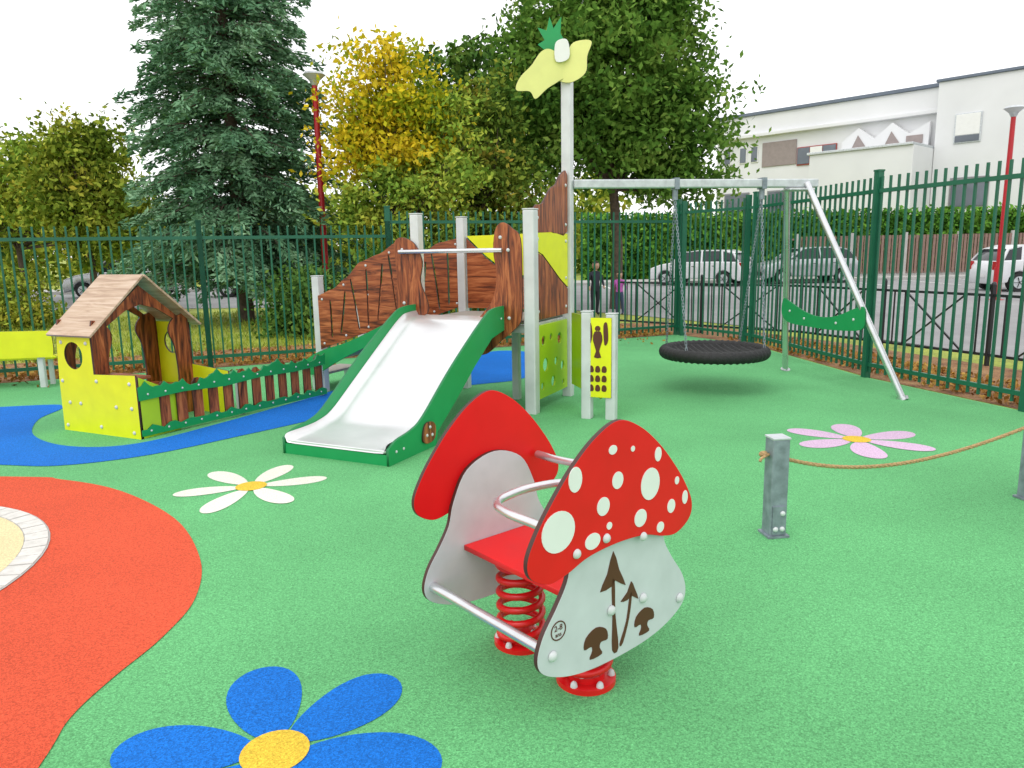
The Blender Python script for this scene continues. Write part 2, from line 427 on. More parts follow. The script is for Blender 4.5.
b = MB(); b.beam((-2.78, .6, .36), (-1.26, .6, .9), .70, .03); o = b.obj('ramp_deck', [M['deck']], T)

def wallcurve(s):
    pts = [(-2.74, 1.12), (-2.5, 1.2), (-2.3, 1.33), (-2.1, 1.5), (-1.85, 1.58), (-1.62, 1.70), (-1.36, 1.74)]
    for (a0, z0), (a1, z1) in zip(pts, pts[1:]):
        if a0 <= s <= a1:
            t = (s-a0)/(a1-a0); t = t*t*(3-2*t)*.5+t*.5; return z0+(z1-z0)*t
    return pts[0][1] if s < pts[0][0] else pts[-1][1]
def rampwall(yoff, tag):
    s0, s1 = -2.71, -1.34; n = 8; w = (s1-s0)/n
    base = lambda s: .50+(s+2.76)*.33
    outer = [(s0+(s1-s0)*i/40, wallcurve(s0+(s1-s0)*i/40)) for i in range(41)]
    outer += [(s1-(s1-s0)*i/8, base(s1-(s1-s0)*i/8)) for i in range(9)]
    loops = [outer]
    for i in range(1, n):
        s = s0+w*i; zb = base(s)+.10; zt = wallcurve(s)-.13
        tl = .04*((i % 3)-1)
        loops.append(sm([(s-.010-tl, zb), (s+.010-tl, zb), (s+.015, (zb+zt)/2), (s+.010+tl, zt), (s-.010+tl, zt), (s-.007, (zb+zt)/2)], 3))
    plate('ramp_side_'+tag, loops, (0, yoff, 0), (1, 0, 0), M['woodr'], .02, M['edge'], T)
    b = MB()
    for i in range(5):
        s = s0+.06+i*(s1-s0-.12)/4
        b.dome((s, yoff-.012, base(s)+.05), (0, -1, 0), .014, .01)
        b.dome((s, yoff-.012, wallcurve(s)-.06), (0, -1, 0), .014, .01)
    b.obj('ramp_bolts_'+tag, [M['cap']], T)
rampwall(.15, '1'); rampwall(1.03, '2')
g = sm([(-2.95, .22), (-2.95, .36), (-2.7, .50), (-2.3, .62), (-1.8, .83), (-1.42, .98), (-1.40, .86), (-1.9, .64), (-2.4, .42), (-2.75, .24)], 4)
plate('ramp_skirt', g, (0, .125, 0), (1, 0, 0), M['green'], .02, M['greenedge'], T)
boxo('ramp_step', (-2.95, .6, .2), (.3, .7, .03), M['deck'], T)
boxo('ramp_step_leg_1', (-2.95, .3, .095), (.06, .06, .18), M['galv'], T)
boxo('ramp_step_leg_2', (-2.95, .9, .095), (.06, .06, .18), M['galv'], T)
lf = sm([(-1.50, 1.0), (-1.48, 1.35), (-1.50, 1.66), (-1.44, 1.74), (-1.34, 1.73), (-1.24, 1.66), (-1.17, 1.5), (-1.20, 1.3), (-1.13, 1.12), (-1.12, 1.0), (-1.2, .95), (-1.4, .95)], 4)
plate('left_flank_board', lf, (0, -.067, 0), (1, 0, 0), M['wood'], .02, M['edge'], T)
rf = sm([(-.62, .66), (-.60, .86), (-.50, .98), (-.38, 1.12), (-.33, 1.35), (-.36, 1.6), (-.33, 1.80), (-.25, 1.86), (-.15, 1.80), (-.07, 1.70), (-.06, 1.3), (-.07, .95), (-.16, .83), (-.30, .72), (-.44, .60), (-.55, .58)], 4)
plate('right_flank_board', rf, (0, -.072, 0), (1, 0, 0), M['wood'], .02, M['edge'], T)
tube('slide_entry_bar', [(-1.42, -.11, 1.60), (-.25, -.11, 1.60)], .021, M['steel'], T, smooth=False)
b = MB()
for x, z in ((-.52, .72), (-.2, .95), (-.2, 1.6), (-1.4, 1.08), (-1.4, 1.62), (-.28, 1.72), (-.45, .88)): b.dome((x, -.083, z), (0, -1, 0), .018, .012)
b.obj('flank_bolts', [M['cap']], T)
rw = [(-1.24, .95), (-.05, .95), (-.05, 1.30), (-.45, 1.28), (-.75, 1.34), (-1.0, 1.52), (-1.24, 1.74)]
plate('rear_wood_board', rw, (0, 1.0, 0), (1, 0, 0), M['woodr'], .02, M['edge'], T)
ry = [(-1.24, 1.765), (-1.0, 1.545), (-.75, 1.365), (-.45, 1.305), (-.05, 1.325), (-.05, 1.80), (-.6, 1.77)]
plate('rear_yellow_board', ry, (0, 1.0, 0), (1, 0, 0), M['yellow'], .02, M['edge'], T)
sw = sm([(.06, 2.0), (.07, 1.78), (.5, 1.77), (.91, 1.78), (.92, 2.36), (.72, 2.34), (.60, 2.24), (.45, 2.19), (.25, 2.04)], 3)
plate('side_wood_top', sw, (.01, 0, 0), (0, 1, 0), M['wood'], .02, M['edge'], T)
sy = [(.06, 1.76), (.92, 1.76), (.92, 1.20), (.70, 1.30), (.45, 1.44), (.25, 1.55), (.06, 1.60)]
plate('side_yellow_board', sy, (.01, 0, 0), (0, 1, 0), M['yellow'], .02, M['edge'], T)
sl = [(.06, 1.585), (.25, 1.535), (.45, 1.425), (.70, 1.285), (.92, 1.185), (.92, .92), (.06, .92)]
plate('side_wood_low', sl, (.01, 0, 0), (0, 1, 0), M['wood'], .02, M['edge'], T)
b = MB()
for y, z in ((.12, 1.9), (.86, 2.25), (.86, 1.85), (.12, 1.70), (.86, 1.68), (.86, 1.3), (.12, 1.0), (.86, 1.0)): b.dome((.021, y, z), (1, 0, 0), .018, .012)
b.obj('side_bolts', [M['cap']], T)
hl = [[(.08, .12), (.90, .12), (.90, .86), (.08, .86)]]
for cx, cz, r in ((.25, .70, .05), (.45, .72, .035), (.68, .68, .06), (.3, .45, .07), (.58, .45, .045), (.76, .38, .05), (.22, .24, .04), (.5, .25, .055), (.78, .2, .03)): hl.append(circ(cx, cz, r, n=18))
plate('lime_play_panel', hl, (.01, 0, 0), (0, 1, 0), M['lime'], .019, M['lime'], T)
plate('lime_back_panel', [(.10, .18), (.97, .18), (.97, .94), (.10, .94)], (.06, .86, 0), (.57, -.70, 0), M['lime'], .019, M['lime'], T)
pp = [[(.555, .22), (.815, .22), (.815, .97), (.555, .97)]]
plate('sign_play_panel', pp, (0, -.066, 0), (1, .06, 0), M['yellow'], .019, M['edge'], T)
fig = [circ(.685, .87, .026), sm([(.655, .84), (.715, .84), (.73, .76), (.70, .66), (.72, .60), (.65, .60), (.67, .66), (.64, .76)], 2),
       sm([(.59, .90), (.62, .92), (.635, .80), (.60, .70), (.585, .78)], 3), sm([(.74, .90), (.775, .92), (.785, .76), (.75, .72)], 3)]
for i in range(3):
    for j in range(3):
        cx, cz = .625+i*.062, .31+j*.09
        fig.append(sm([(cx-.02, cz-.028), (cx+.016, cz-.03), (cx+.024, cz+.004*(i-1)), (cx+.01, cz+.03), (cx-.014, cz+.028), (cx-.024, cz)], 2))
plate('play_panel_figures', fig, (.0, -.0775, 0), (1, .06, 0), M['brown'], .003, M['brown'], T, bev=.0)
def mplate(name, pts, y, mat, edge, ang=0):
    X = Matrix.Rotation(-RZ+ang, 3, 'Z')@Vector((1, 0, 0))
    off = Matrix.Rotation(-RZ, 3, 'Z')@Vector((0, y, 0))
    return plate(name, [(x-.04, z) for x, z in pts], (0+off.x, .975+off.y, 0), X, mat, .015, edge, T)
mplate('bloom_left', sm([(-.05, 3.28), (-.18, 3.20), (-.30, 3.10), (-.36, 3.17), (-.50, 3.18), (-.46, 3.30), (-.34, 3.42), (-.24, 3.55), (-.14, 3.58), (-.02, 3.50), (.02, 3.34)], 5), -.07, M['pyellow'], M['edge'], rad(12))
mplate('bloom_right', sm([(-.10, 3.32), (-.06, 3.46), (.02, 3.52), (.10, 3.64), (.28, 3.64), (.24, 3.50), (.22, 3.34), (.06, 3.26)], 5), -.09, M['pyellow'], M['edge'], rad(-15))
mplate('bloom_bell', sm([(-.08, 3.46), (-.09, 3.62), (-.03, 3.67), (.04, 3.65), (.05, 3.49)], 4), -.12, M['white'], M['light'])
mplate('leaf_crown', [(-.16, 3.56), (-.26, 3.64), (-.19, 3.68), (-.26, 3.80), (-.17, 3.77), (-.14, 3.90), (-.10, 3.79), (-.02, 3.90), (-.03, 3.74), (.02, 3.66), (-.06, 3.56)], -.055, M['green'], M['greenedge'])

# slide
top = [(.05, 1.07), (-.30, 1.06), (-.48, 1.00), (-.85, .79), (-1.20, .57), (-1.60, .29), (-1.78, .22), (-1.98, .19), (-2.10, .14)]
bot = [(-2.10, 0), (-1.42, 0), (-1.38, .12), (-1.05, .33), (-.70, .57), (-.35, .78), (.05, .86)]
prof = sm(top, 4, False)+bot
for nm, sx in (('slide_side_1', -1.275), ('slide_side_2', -.265)):
    plate(nm, prof, (sx, 0, 0), (0, 1, 0), M['green'], .022, M['greenedge'], T)
bedp = sm([(.03, .955), (-.22, .95), (-.40, .90), (-.80, .65), (-1.20, .39), (-1.50, .20), (-1.68, .145), (-1.85, .13), (-2.06, .125), (-2.10, .10)], 5, False)
b = MB(); vs = []
for (o_, z) in bedp:
    for s_, dz in ((-1.26, .05), (-1.235, .005), (-1.15, 0), (-.39, 0), (-.305, .005), (-.28, .05)): vs.append((s_, o_, z+dz))
n6 = 6; fs = [(i*n6+j, i*n6+j+1, (i+1)*n6+j+1, (i+1)*n6+j) for i in range(len(bedp)-1) for j in range(n6-1)]
b.add(vs, fs, 0, True)
b.obj('slide_bed', [M['bed']], T)
plate('slide_front_board', [(-1.262, .0), (-.278, .0), (-.278, .095), (-1.262, .095)], (0, -2.085, 0), (1, 0, 0), M['green'], .02, M['greenedge'], T)
boxo('slide_lip', (-.77, -2.07, .115), (.97, .05, .02), M['bed'], T)
plate('slide_bracket', sm([(-1.64, .10), (-1.56, .06), (-1.46, .08), (-1.44, .18), (-1.50, .23), (-1.60, .22)], 4), (-.246, 0, 0), (0, 1, 0), M['wood'], .015, M['edge'], T)
b = MB()
for y, z in ((-1.58, .13), (-1.50, .12), (-1.53, .19)): b.dome((-.238, y, z), (1, 0, 0), .014, .01)
for y, z in ((-.15, .95), (-2.0, .1), (-1.9, .1)): b.dome((-.253, y, z), (1, 0, 0), .012, .008)
b.obj('slide_bolts', [M['cap']], T)

# ------------------------------------------------------------------ swing
S = empty('basket_swing')
b = MB(); b.beam((.68, 8.09, 2.27), (3.42, 8.52, 2.27), .09, .09); o = b.obj('beam', [M['galv']], S); bevel(o, .012)
b = MB()
b.cyl((3.28, 8.45, 2.27), (4.05, 7.56, 0), .036); b.cyl((3.12, 8.60, 2.27), (3.53, 9.49, 0), .036)
b.cyl((4.05, 7.56, .0), (4.04, 7.57, .03), .06); b.cyl((3.53, 9.49, 0), (3.53, 9.48, .03), .06)
b.obj('legs', [M['steel']], S)
boxo('leg_head_plate', (3.2, 8.5, 2.2), (.3, .22, .02), M['galv'], S, rz=rad(9))
Lp = Vector((3.36, 9.12, 0)); Rp = Vector((3.76, 7.89, 0)); dd = (Rp-Lp); W = dd.length
gp = sm([(0, .96), (.12, .93), (W*.3, .83), (W*.5, .79), (W*.7, .82), (W-.12, .92), (W, .94), (W+.03, .82), (W-.02, .70), (W*.7, .66), (W*.4, .66), (.12, .68), (-.02, .78)], 4)
plate('green_brace_panel', gp, (Lp.x-.03, Lp.y-.02, 0), dd, M['green'], .02, M['greenedge'], S)
b = MB()
for f, z in ((.10, .82), (.3, .75), (.7, .74), (.9, .80)):
    q = Lp+dd*f; nn_ = dd.normalized().cross(Vector((0, 0, 1))); b.dome((q.x-.03+nn_.x*.011, q.y-.02+nn_.y*.011, z), nn_, .016, .01)
b.obj('brace_bolts', [M['cap']], S)
bd = Vector((2.74, .43, 0)).normalized(); cN = Vector((2.29, 8.35, .43)); pd = Vector((-bd.y, bd.x, 0))
b = MB()
NR, nr = 150, 12; vs = []; fs = []
for i in range(NR):
    a = 2*math.pi*i/NR; r = .062*(1+.10*math.cos(i*math.pi*2/3))
    rd = Vector((math.cos(a), math.sin(a), 0))
    for j in range(nr):
        t = 2*math.pi*j/nr; vs.append(cN+rd*(.545+r*math.cos(t))+Vector((0, 0, r*math.sin(t)*1.05)))
for i in range(NR):
    for j in range(nr): fs.append((i*nr+j, ((i+1) % NR)*nr+j, ((i+1) % NR)*nr+(j+1) % nr, i*nr+(j+1) % nr))
b.add(vs, fs, 0, True)
for i in range(-6, 7):
    x = i*.075; h = math.sqrt(max(0, .52**2-x*x)); sag = lambda q: -.03*(1-(q/.52)**2)
    for ax in (0, 1):
        prev = None
        for k in range(9):
            y = -h+2*h*k/8; rr = math.hypot(x, y)
            p = cN+(Vector((x, y, 0)) if ax else Vector((y, x, 0)))+Vector((0, 0, sag(rr)+.02))
            if prev is not None: b.cyl(prev, p, .015, n=6, cap=False)
            prev = p
b.obj('basket', [M['blackrub']], S)
b = MB()
def chain(b, p, q):
    p = Vector(p); q = Vector(q); d = q-p; n = int(d.length/.034); z = d.normalized()
    x = Vector((1, 0, 0)); x = (x-z*x.dot(z)).normalized(); y = z.cross(x)
    for i in range(n):
        c = p+d*((i+.5)/n)
        u = x if i % 2 else y
        for sgn in (-1, 1): b.beam(c-z*.020+u*.010*sgn, c+z*.020+u*.010*sgn, .006, .006)
        for sgn in (-1, 1): b.beam(c+z*.020*sgn-u*.013, c+z*.020*sgn+u*.013, .006, .006)
for sx in (-.5, .5):
    tp = Vector((2.29, 8.35, 0))+bd*sx; tp.z = 2.12
    b.cyl((tp.x, tp.y, 2.25), (tp.x, tp.y, 2.1), .03)
    b.box((tp.x, tp.y, 2.27), (.05, .13, .12), 0, rad(9))
    for sy in (-.30, .30):
        e_ = cN+bd*(sx*.9)+pd*sy; e_.z = .49
        chain(b, tp, e_)
b.obj('chains', [M['galvd']], S)

# ------------------------------------------------------------------ playhouse
H = empty('playhouse', (-4.23, 6.86, 0), RZ)
plate('front_wall', [[(.02, 0), (1.06, 0), (1.06, .58), (.52, .56), (.52, .90), (.06, .90), (.03, .5)], circ(.27, .72, .125)], (0, 0, 0), (1, 0, 0), M['yellow'], .02, M['edge'], H)
plate('rear_wall', [[(.0, 0), (1.0, 0), (1.0, .45), (.5, .5), (.5, .93), (0, .93)], circ(.25, .72, .12)], (0, 1.10, 0), (1, 0, 0), M['yellow'], .02, M['edge'], H)
def gable(nm, s, pts, mt=None): plate(nm, sm(pts, 3), (s, 0, 0), (0, 1, 0), mt or M['wood'], .02, M['edge'], H)
for s, tg in ((.50, 'r'), (.03, 'l')):
    gable('front_jamb_'+tg, s, [(.015, .03), (.015, .95), (.10, 1.02), (.20, .95), (.22, .85), (.17, .7), (.16, .5), (.15, .03)])
    gable('rear_jamb_'+tg, s, [(1.085, .03), (1.085, .95), (1.0, 1.02), (.88, .96), (.84, .85), (.90, .70), (.92, .4), (.90, .03)])
    plate('gable_top_'+tg, [(.12, .99), (.55, 1.33), (.98, .99), (.93, .97), (.72, 1.10), (.55, 1.15), (.38, 1.10), (.17, .97)], (s+.002, 0, 0), (0, 1, 0), M['wood'], .018, M['edge'], H)
def slope(nm, p0, p1):
    b = MB(); L = Vector(p1)-Vector(p0); n_ = Vector((0, -L.z, L.y)).normalized()*.011
    if n_.z < 0: n_ = -n_
    s0, s1 = .0, .60
    P = [Vector((s0, *p0[1:])), Vector((s1, *p0[1:])), Vector((s1, *p1[1:])), Vector((s0, *p1[1:]))]
    vs = [p-n_ for p in P]+[p+n_ for p in P]
    b.add(vs, [(0, 3, 2, 1), (4, 5, 6, 7), (0, 1, 5, 4), (1, 2, 6, 5), (2, 3, 7, 6), (3, 0, 4, 7)])
    o = b.obj(nm, [M['roof']], H); bevel(o, .003)
slope('roof_front', (0, -.06, .905), (0, .545, 1.425)); slope('roof_back', (0, 1.17, .905), (0, .557, 1.425))
plate('side_low_wall', [(.0, 0), (.40, 0), (.40, .40), (.2, .46), (0, .56)], (1.05, .02, 0), (0, 1, 0), M['lime'], .018, M['edge'], H)
boxo('inner_bench', (.27, .85, .30), (.42, .28, .025), M['wood'], H)
boxo('inner_bench_leg_1', (.12, .85, .145), (.03, .24, .28), M['wood'], H)
boxo('inner_bench_leg_2', (.42, .85, .145), (.03, .24, .28), M['wood'], H)
boxo('counter', (.78, .10, .54), (.5, .16, .025), M['wood'], H)
b = MB()
for x, z in ((.08, .06), (.98, .06), (.98, .50), (.55, .50), (.08, .48), (.55, .08), (.3, .28), (.78, .28), (.46, .84), (.12, .84), (.98, .28), (.15, .28)): b.dome((x, -.011, z), (0, -1, 0), .018, .012)
b.obj('bolts', [M['cap']], H)

# picket fence
PA = Vector((-3.30, 6.42, 0)); PB = Vector((-2.13, 8.33, 0)); pd2 = PB-PA; LP = pd2.length
K = empty('picket_fence', PA, math.atan2(pd2.y, pd2.x))
topz = []
for i in range(61):
    x = LP*i/60; z = .455+.022*math.sin(x*9.1)+.018*math.sin(x*17+1)+(.035 if (i % 5 == 2) else 0)+(-.012 if i % 5 == 4 else 0); topz.append((x, z))
gb = topz+[(LP, .37), (LP*.8, .35), (LP*.6, .365), (LP*.4, .34), (LP*.2, .365), (0, .35)]
plate('top_grass_board', gb, (0, -.028, 0), (1, 0, 0), M['green'], .018, M['greenedge'], K)
lb = [(0, .03), (LP, .03)]+[(LP-LP*i/40, .09+.014*math.sin(i*1.7)+.010*(i % 3)) for i in range(41)]
plate('low_grass_board', lb, (0, -.028, 0), (1, 0, 0), M['green'], .018, M['greenedge'], K)
for i in range(13):
    x = .09+i*(LP-.18)/12
    zt = .46+.03*math.sin(i*2.2)
    plate('picket_%d' % (i+1), [(x-.052, .05), (x+.052, .05), (x+.052, zt-.04), (x+.02, zt), (x-.02, zt), (x-.052, zt-.04)], (0, -.006, 0), (1, 0, 0), M['wood'], .018, M['edge'], K)
b = MB()
for i in range(13):
    x = .09+i*(LP-.18)/12
    for z in (.40, .07): b.dome((x, -.038, z), (0, -1, 0), .010, .008)
b.obj('bolts', [M['cap']], K)
for i, x in enumerate((.02, LP*.5, LP-.02)): post('stub_post_%d' % (i+1), x, .045, .42, M['post'], K, .06)

# yellow bench by the fence
B = empty('yellow_bench', (-6.6, 9.05, 0), rad(8))
plate('back_panel', sm([(-1.1, .42), (-1.1, .68), (-1.0, .72), (.85, .72), (.93, .68), (.93, .42), (.85, .39), (-1.0, .39)], 3), (0, 0, 0), (1, 0, 0), M['yellow'], .02, M['edge'], B)
for i, x in enumerate((-.9, .75)): post('leg_%d' % (i+1), x, .06, .66, M['post'], B, .07)
boxo('seat', (-.1, .28, .36), (1.9, .3, .025), M['yellow'], B)
for i, x in enumerate((-.9, .75)): boxo('seat_leg_%d' % (i+1), (x, .3, .17), (.05, .05, .34), M['post'], B)

# ------------------------------------------------------------------ mushroom spring rider
th = rad(40)
R_ = empty('mushroom_spring_rider', (.136, 2.705, 0), th)
caph = [(0, 1.04), (.11, 1.00), (.215, .92), (.305, .825), (.37, .74), (.41, .66), (.395, .60), (.32, .562), (.24, .572), (.14, .602)]
cap_pts = sm(caph+[(0, .612)]+[(-x, z) for x, z in reversed(caph[1:])], 5)
stemh = [(0, .168), (.15, .175), (.27, .20), (.36, .245), (.385, .30), (.36, .375), (.30, .455), (.252, .53), (.225, .62), (.15, .74)]
stem_pts = sm(stemh+[(0, .79)]+[(-x, z) for x, z in reversed(stemh[1:])], 5)
sx_ = lambda P, k: [(x*k, z) for x, z in P]
CX = -.03
plate('front_stem', stem_pts, (0, -.34, 0), (1, 0, 0), M['light'], .019, M['edge'], R_)
plate('front_cap', cap_pts, (CX, -.362, 0), (1, 0, 0), M['red'], .019, M['edge'], R_)
plate('rear_stem', sx_(stem_pts, .95), (.0, .34, 0), (1, 0, 0), M['light'], .019, M['edge'], R_)
plate('rear_cap', sx_(cap_pts, .93), (.0, .362, 0), (1, 0, 0), M['red'], .019, M['edge'], R_)
spots = [(-.28, .725, .072, .068), (.165, .785, .05, .058), (-.205, .88, .03, .042), (-.075, .76, .030, .032), (-.005, .835, .027, .03), (-.03, .945, .020, .016), (.115, .672, .032, .032), (-.125, .652, .036, .028), (.285, .675, .022, .026), (.365, .69, .016, .026), (.205, .885, .018, .026), (.225, .610, .02, .02), (-.045, .685, .013, .013), (.315, .765, .012, .015), (.07, .93, .010, .010)]
plate('front_cap_spots', [circ(x+CX, z, a_, c_) for x, z, a_, c_ in spots], (0, -.3725, 0), (1, 0, 0), M['white'], .002, M['white'], R_, bev=0)
plate('rear_cap_spots', [circ(x*.93, z, a_, c_) for x, z, a_, c_ in spots], (0, .3725, 0), (-1, 0, 0), M['white'], .002, M['white'], R_, bev=0)
def decor(nm, yy, d):
    L_ = []
    L_.append(sm([(-.085, .445), (-.05, .50), (-.02, .575), (.01, .50), (.045, .43), (-.01, .465), (-.02, .45)], 2))
    L_.append(sm([(-.027, .46), (-.012, .46), (-.008, .34), (.010, .205), (-.022, .205), (-.022, .33)], 3))
    L_.append(sm([(.02, .375), (.055, .40), (.075, .435), (.095, .40), (.115, .355), (.08, .378), (.055, .37)], 2))
    L_.append(sm([(.068, .385), (.079, .385), (.066, .30), (.034, .215), (.016, .215), (.05, .29)], 3))
    for cx, cz, k in ((-.105, .272, 1.0), (.15, .262, .92)):
        L_.append(sm([(cx-.058*k, cz-.012*k), (cx-.05*k, cz+.028*k), (cx, cz+.05*k), (cx+.05*k, cz+.028*k), (cx+.058*k, cz-.012*k), (cx+.025*k, cz-.012*k), (cx+.018*k, cz-.03*k), (cx+.03*k, cz-.058*k), (cx-.03*k, cz-.058*k), (cx-.018*k, cz-.03*k), (cx-.025*k, cz-.012*k)], 3))
    for i, l in enumerate(L_): plate(nm+'_%d' % (i+1), [(x-.01, z) for x, z in l], (0, yy, 0), d, M['brown'], .002, M['brown'], R_, bev=0)
decor('front_motif', -.3505, (1, 0, 0)); decor('rear_motif', .3505, (-1, 0, 0))
plate('age_label_ring', [circ(-.292, .375, .034), circ(-.292, .375, .030)], (0, -.3505, 0), (1, 0, 0), M['brown'], .0016, M['brown'], R_, bev=0)
def text(nm, s, size, org, parent, mat, d=(1, 0, 0)):
    tcu = bpy.data.curves.new(nm, 'FONT'); tcu.body = s; tcu.size = size; tcu.align_x = 'CENTER'; tcu.align_y = 'CENTER'; tcu.extrude = .0006
    o = bpy.data.objects.new(nm, tcu); COL.objects.link(o); o.parent = parent
    X = Vector(d); Y = Vector((0, 0, 1)); Z = X.cross(Y); mt = Matrix((X, Y, Z)).transposed().to_4x4(); mt.translation = Vector(org); o.matrix_local = mt
    tcu.materials.append(mat); return o
text('age_label_numbers', '2-8', .028, (-.292, -.3506, .384), R_, M['brown'])
text('age_label_word', 'ans', .021, (-.292, -.3506, .361), R_, M['brown'])
b = MB()
for x, z in ((.13, .35), (.345, .28), (-.32, .295), (-.04, .36)): b.dome((x, -.351, z), (0, -1, 0), .019, .014)
for x, z in ((-.09, .645), (.10, .60), (-.23, .63)): b.dome((x, -.373, z), (0, -1, 0), .017, .013)
for x, z in ((.13, .35), (.33, .28), (-.32, .30), (-.04, .36)): b.dome((x, .351, z), (0, 1, 0), .019, .014)
b.obj('bolt_caps', [M['cap']], R_)
plate('seat', sm([(-.17, -.327), (-.17, 0), (-.17, .327), (.17, .327), (.17, 0), (.17, -.327)], 1), (0, 0, .42), (1, 0, 0), M['red'], .022, M['redsteel'], R_, up=(0, 1, 0))
b = MB(); b.box((0, 0, .392), (.12, .64, .03)); b.box((0, .18, .372), (.2, .2, .012)); b.box((0, -.18, .372), (.2, .2, .012)); o = b.obj('seat_frame', [M['galv']], R_); bevel(o, .003)
for i, yc in enumerate((-.19, .18)):
    pts = []
    turns = 5.2; N = 110
    for k in range(N+1):
        t = k/N; a_ = t*turns*2*math.pi+i*1.3
        z = .045+.305*t
        if t < .1: z = .045+.305*.1*(t/.1)**1.6
        pts.append((.088*math.cos(a_), yc+.088*math.sin(a_), z))
    tube('spring_%d' % (i+1), pts, .0145, M['redsteel'], R_, smooth=False)
    b = MB(); b.cyl((0, yc, .008), (0, yc, .028), .112, n=40); b.cyl((0, yc, .028), (0, yc, .05), .07, n=32)
    b.cyl((0, yc, .345), (0, yc, .366), .10, n=40)
    for k in range(6):
        a_ = k*math.pi/3+.3; b.dome((.095*math.cos(a_), yc+.095*math.sin(a_), .028), (0, 0, 1), .014, .022, 1)
    for k in range(4):
        a_ = k*math.pi/2+.5; b.dome((.055*math.cos(a_), yc+.055*math.sin(a_), .05), (0, 0, 1), .016, .02, 1)
    b.obj('spring_base_%d' % (i+1), [M['redsteel'], M['cap']], R_)
tube('handle_1', [(-.24, -.35, .68), (-.24, -.18, .68), (-.235, -.02, .68), (-.20, .07, .68), (-.10, .115, .68), (.06, .115, .68), (.16, .07, .68), (.20, -.02, .68), (.20, -.18, .68), (.20, -.35, .68)], .0165, M['steel'], R_)
tube('handle_2', [(.24, .335, .73), (.24, .22, .73), (.25, .10, .735), (.28, -.05, .74), (.28, -.2, .74), (.25, -.35, .74)], .0165, M['steel'], R_)
tube('foot_bar_1', [(-.325, -.333, .30), (-.325, .333, .30)], .019, M['steel'], R_, smooth=False)
tube('foot_bar_2', [(.325, -.333, .30), (.325, .333, .30)], .019, M['steel'], R_, smooth=False)

# ------------------------------------------------------------------ rope barrier
RB = empty('rope_barrier')
for i, (x, y, rz) in enumerate(((1.448, 3.95, 8), (3.23, 4.46, 12))):
    bb = MB(); bb.box((x, y, .285), (.098, .098, .56), 0, rad(rz)); o = bb.obj('post_%d' % (i+1), [M['galvd']], RB); bevel(o, .008)
    bb = MB(); bb.box((x, y, .569), (.104, .104, .012), 0, rad(rz)); o = bb.obj('post_cap_%d' % (i+1), [M['galv']], RB); bevel(o, .003)
    f = Matrix.Rotation(rad(rz), 3, 'Z')
    bb = MB()
    c = Vector((x, y, 0))+f@Vector((.0, -.0535, 0)); bb.box((c.x, c.y, .11), (.075, .008, .16), 0, rad(rz))
    for xx, z in ((.018, .15), (.018, .06), (-.02, .06)):
        q = Vector((x, y, 0))+f@Vector((xx, -.058, 0)); bb.dome((q.x, q.y, z), f@Vector((0, -1, 0)), .015, .012, 1)
    bb.box((x, y, .015), (.125, .125, .012), 0, rad(rz))
    bb.obj('base_bracket_%d' % (i+1), [M['galvd'], M['cap']], RB)
rp_ = []
for k in range(15):
    t = k/14; x = 1.40+(3.27-1.40)*t; y = 3.95+.5*t
    z = .475+.045*t-.30*4*t*(1-t)*.52*(1.25-.5*t)
    rp_.append((x, y, z))
def twisted(nm, pts, R0, rr, mat, parent):
    P = sm(pts, 14, False); P = [Vector(p) for p in P]; L = 0; cum = [0]
    for p, q in zip(P, P[1:]): L += (q-p).length; cum.append(L)
    for s in range(3):
        out = []
        for p, c in zip(P, cum):
            a_ = c/.045*2*math.pi*.5+s*2*math.pi/3
            out.append(p+Vector((0, math.cos(a_), math.sin(a_)))*rr)
        tube(nm+'_%d' % (s+1), out, R0, mat, parent, smooth=False)
twisted('rope_strand', rp_, .0065, .0055, M['rope'], RB)
bb = MB(); bb.dome((1.375, 3.945, .475), (-1, 0, 0), .02, .03); bb.dome((1.375, 3.945, .475), (1, 0, 0), .02, .02); bb.obj('rope_knot', [M['rope']], RB)
tube('rope_tail', [(1.40, 3.94, .475), (1.370, 3.92, .47), (1.345, 3.91, .455), (1.34, 3.905, .445)], .008, M['rope'], RB)

# ------------------------------------------------------------------ lamps
def lamp(name, x, y, h, r):
    e = empty(name, (x, y, 0)); b = MB()
    b.cyl((0, 0, 0), (0, 0, .9), r*1.5, r*1.4, 20); b.cyl((0, 0, .9), (0, 0, h), r, r*.8, 20)
    b.cyl((0, 0, 0), (0, 0, .02), r*2.6, n=20)
    b.obj('pole', [M['redlamp']], e)
    b = MB(); b.cyl((0, 0, h), (0, 0, h+.12), r*.9, r*1.6, 20, 0); b.cyl((0, 0, h+.12), (0, 0, h+.22), .13, .24, 24, 1); b.cyl((0, 0, h+.22), (0, 0, h+.27), .25, .20, 24, 0)
    b.obj('head', [M['galv'], M['cap']], e)
lamp('street_lamp', -4.25, 17.4, 5.25, .075); lamp('street_lamp', 13.45, 20.7, 4.85, .075)

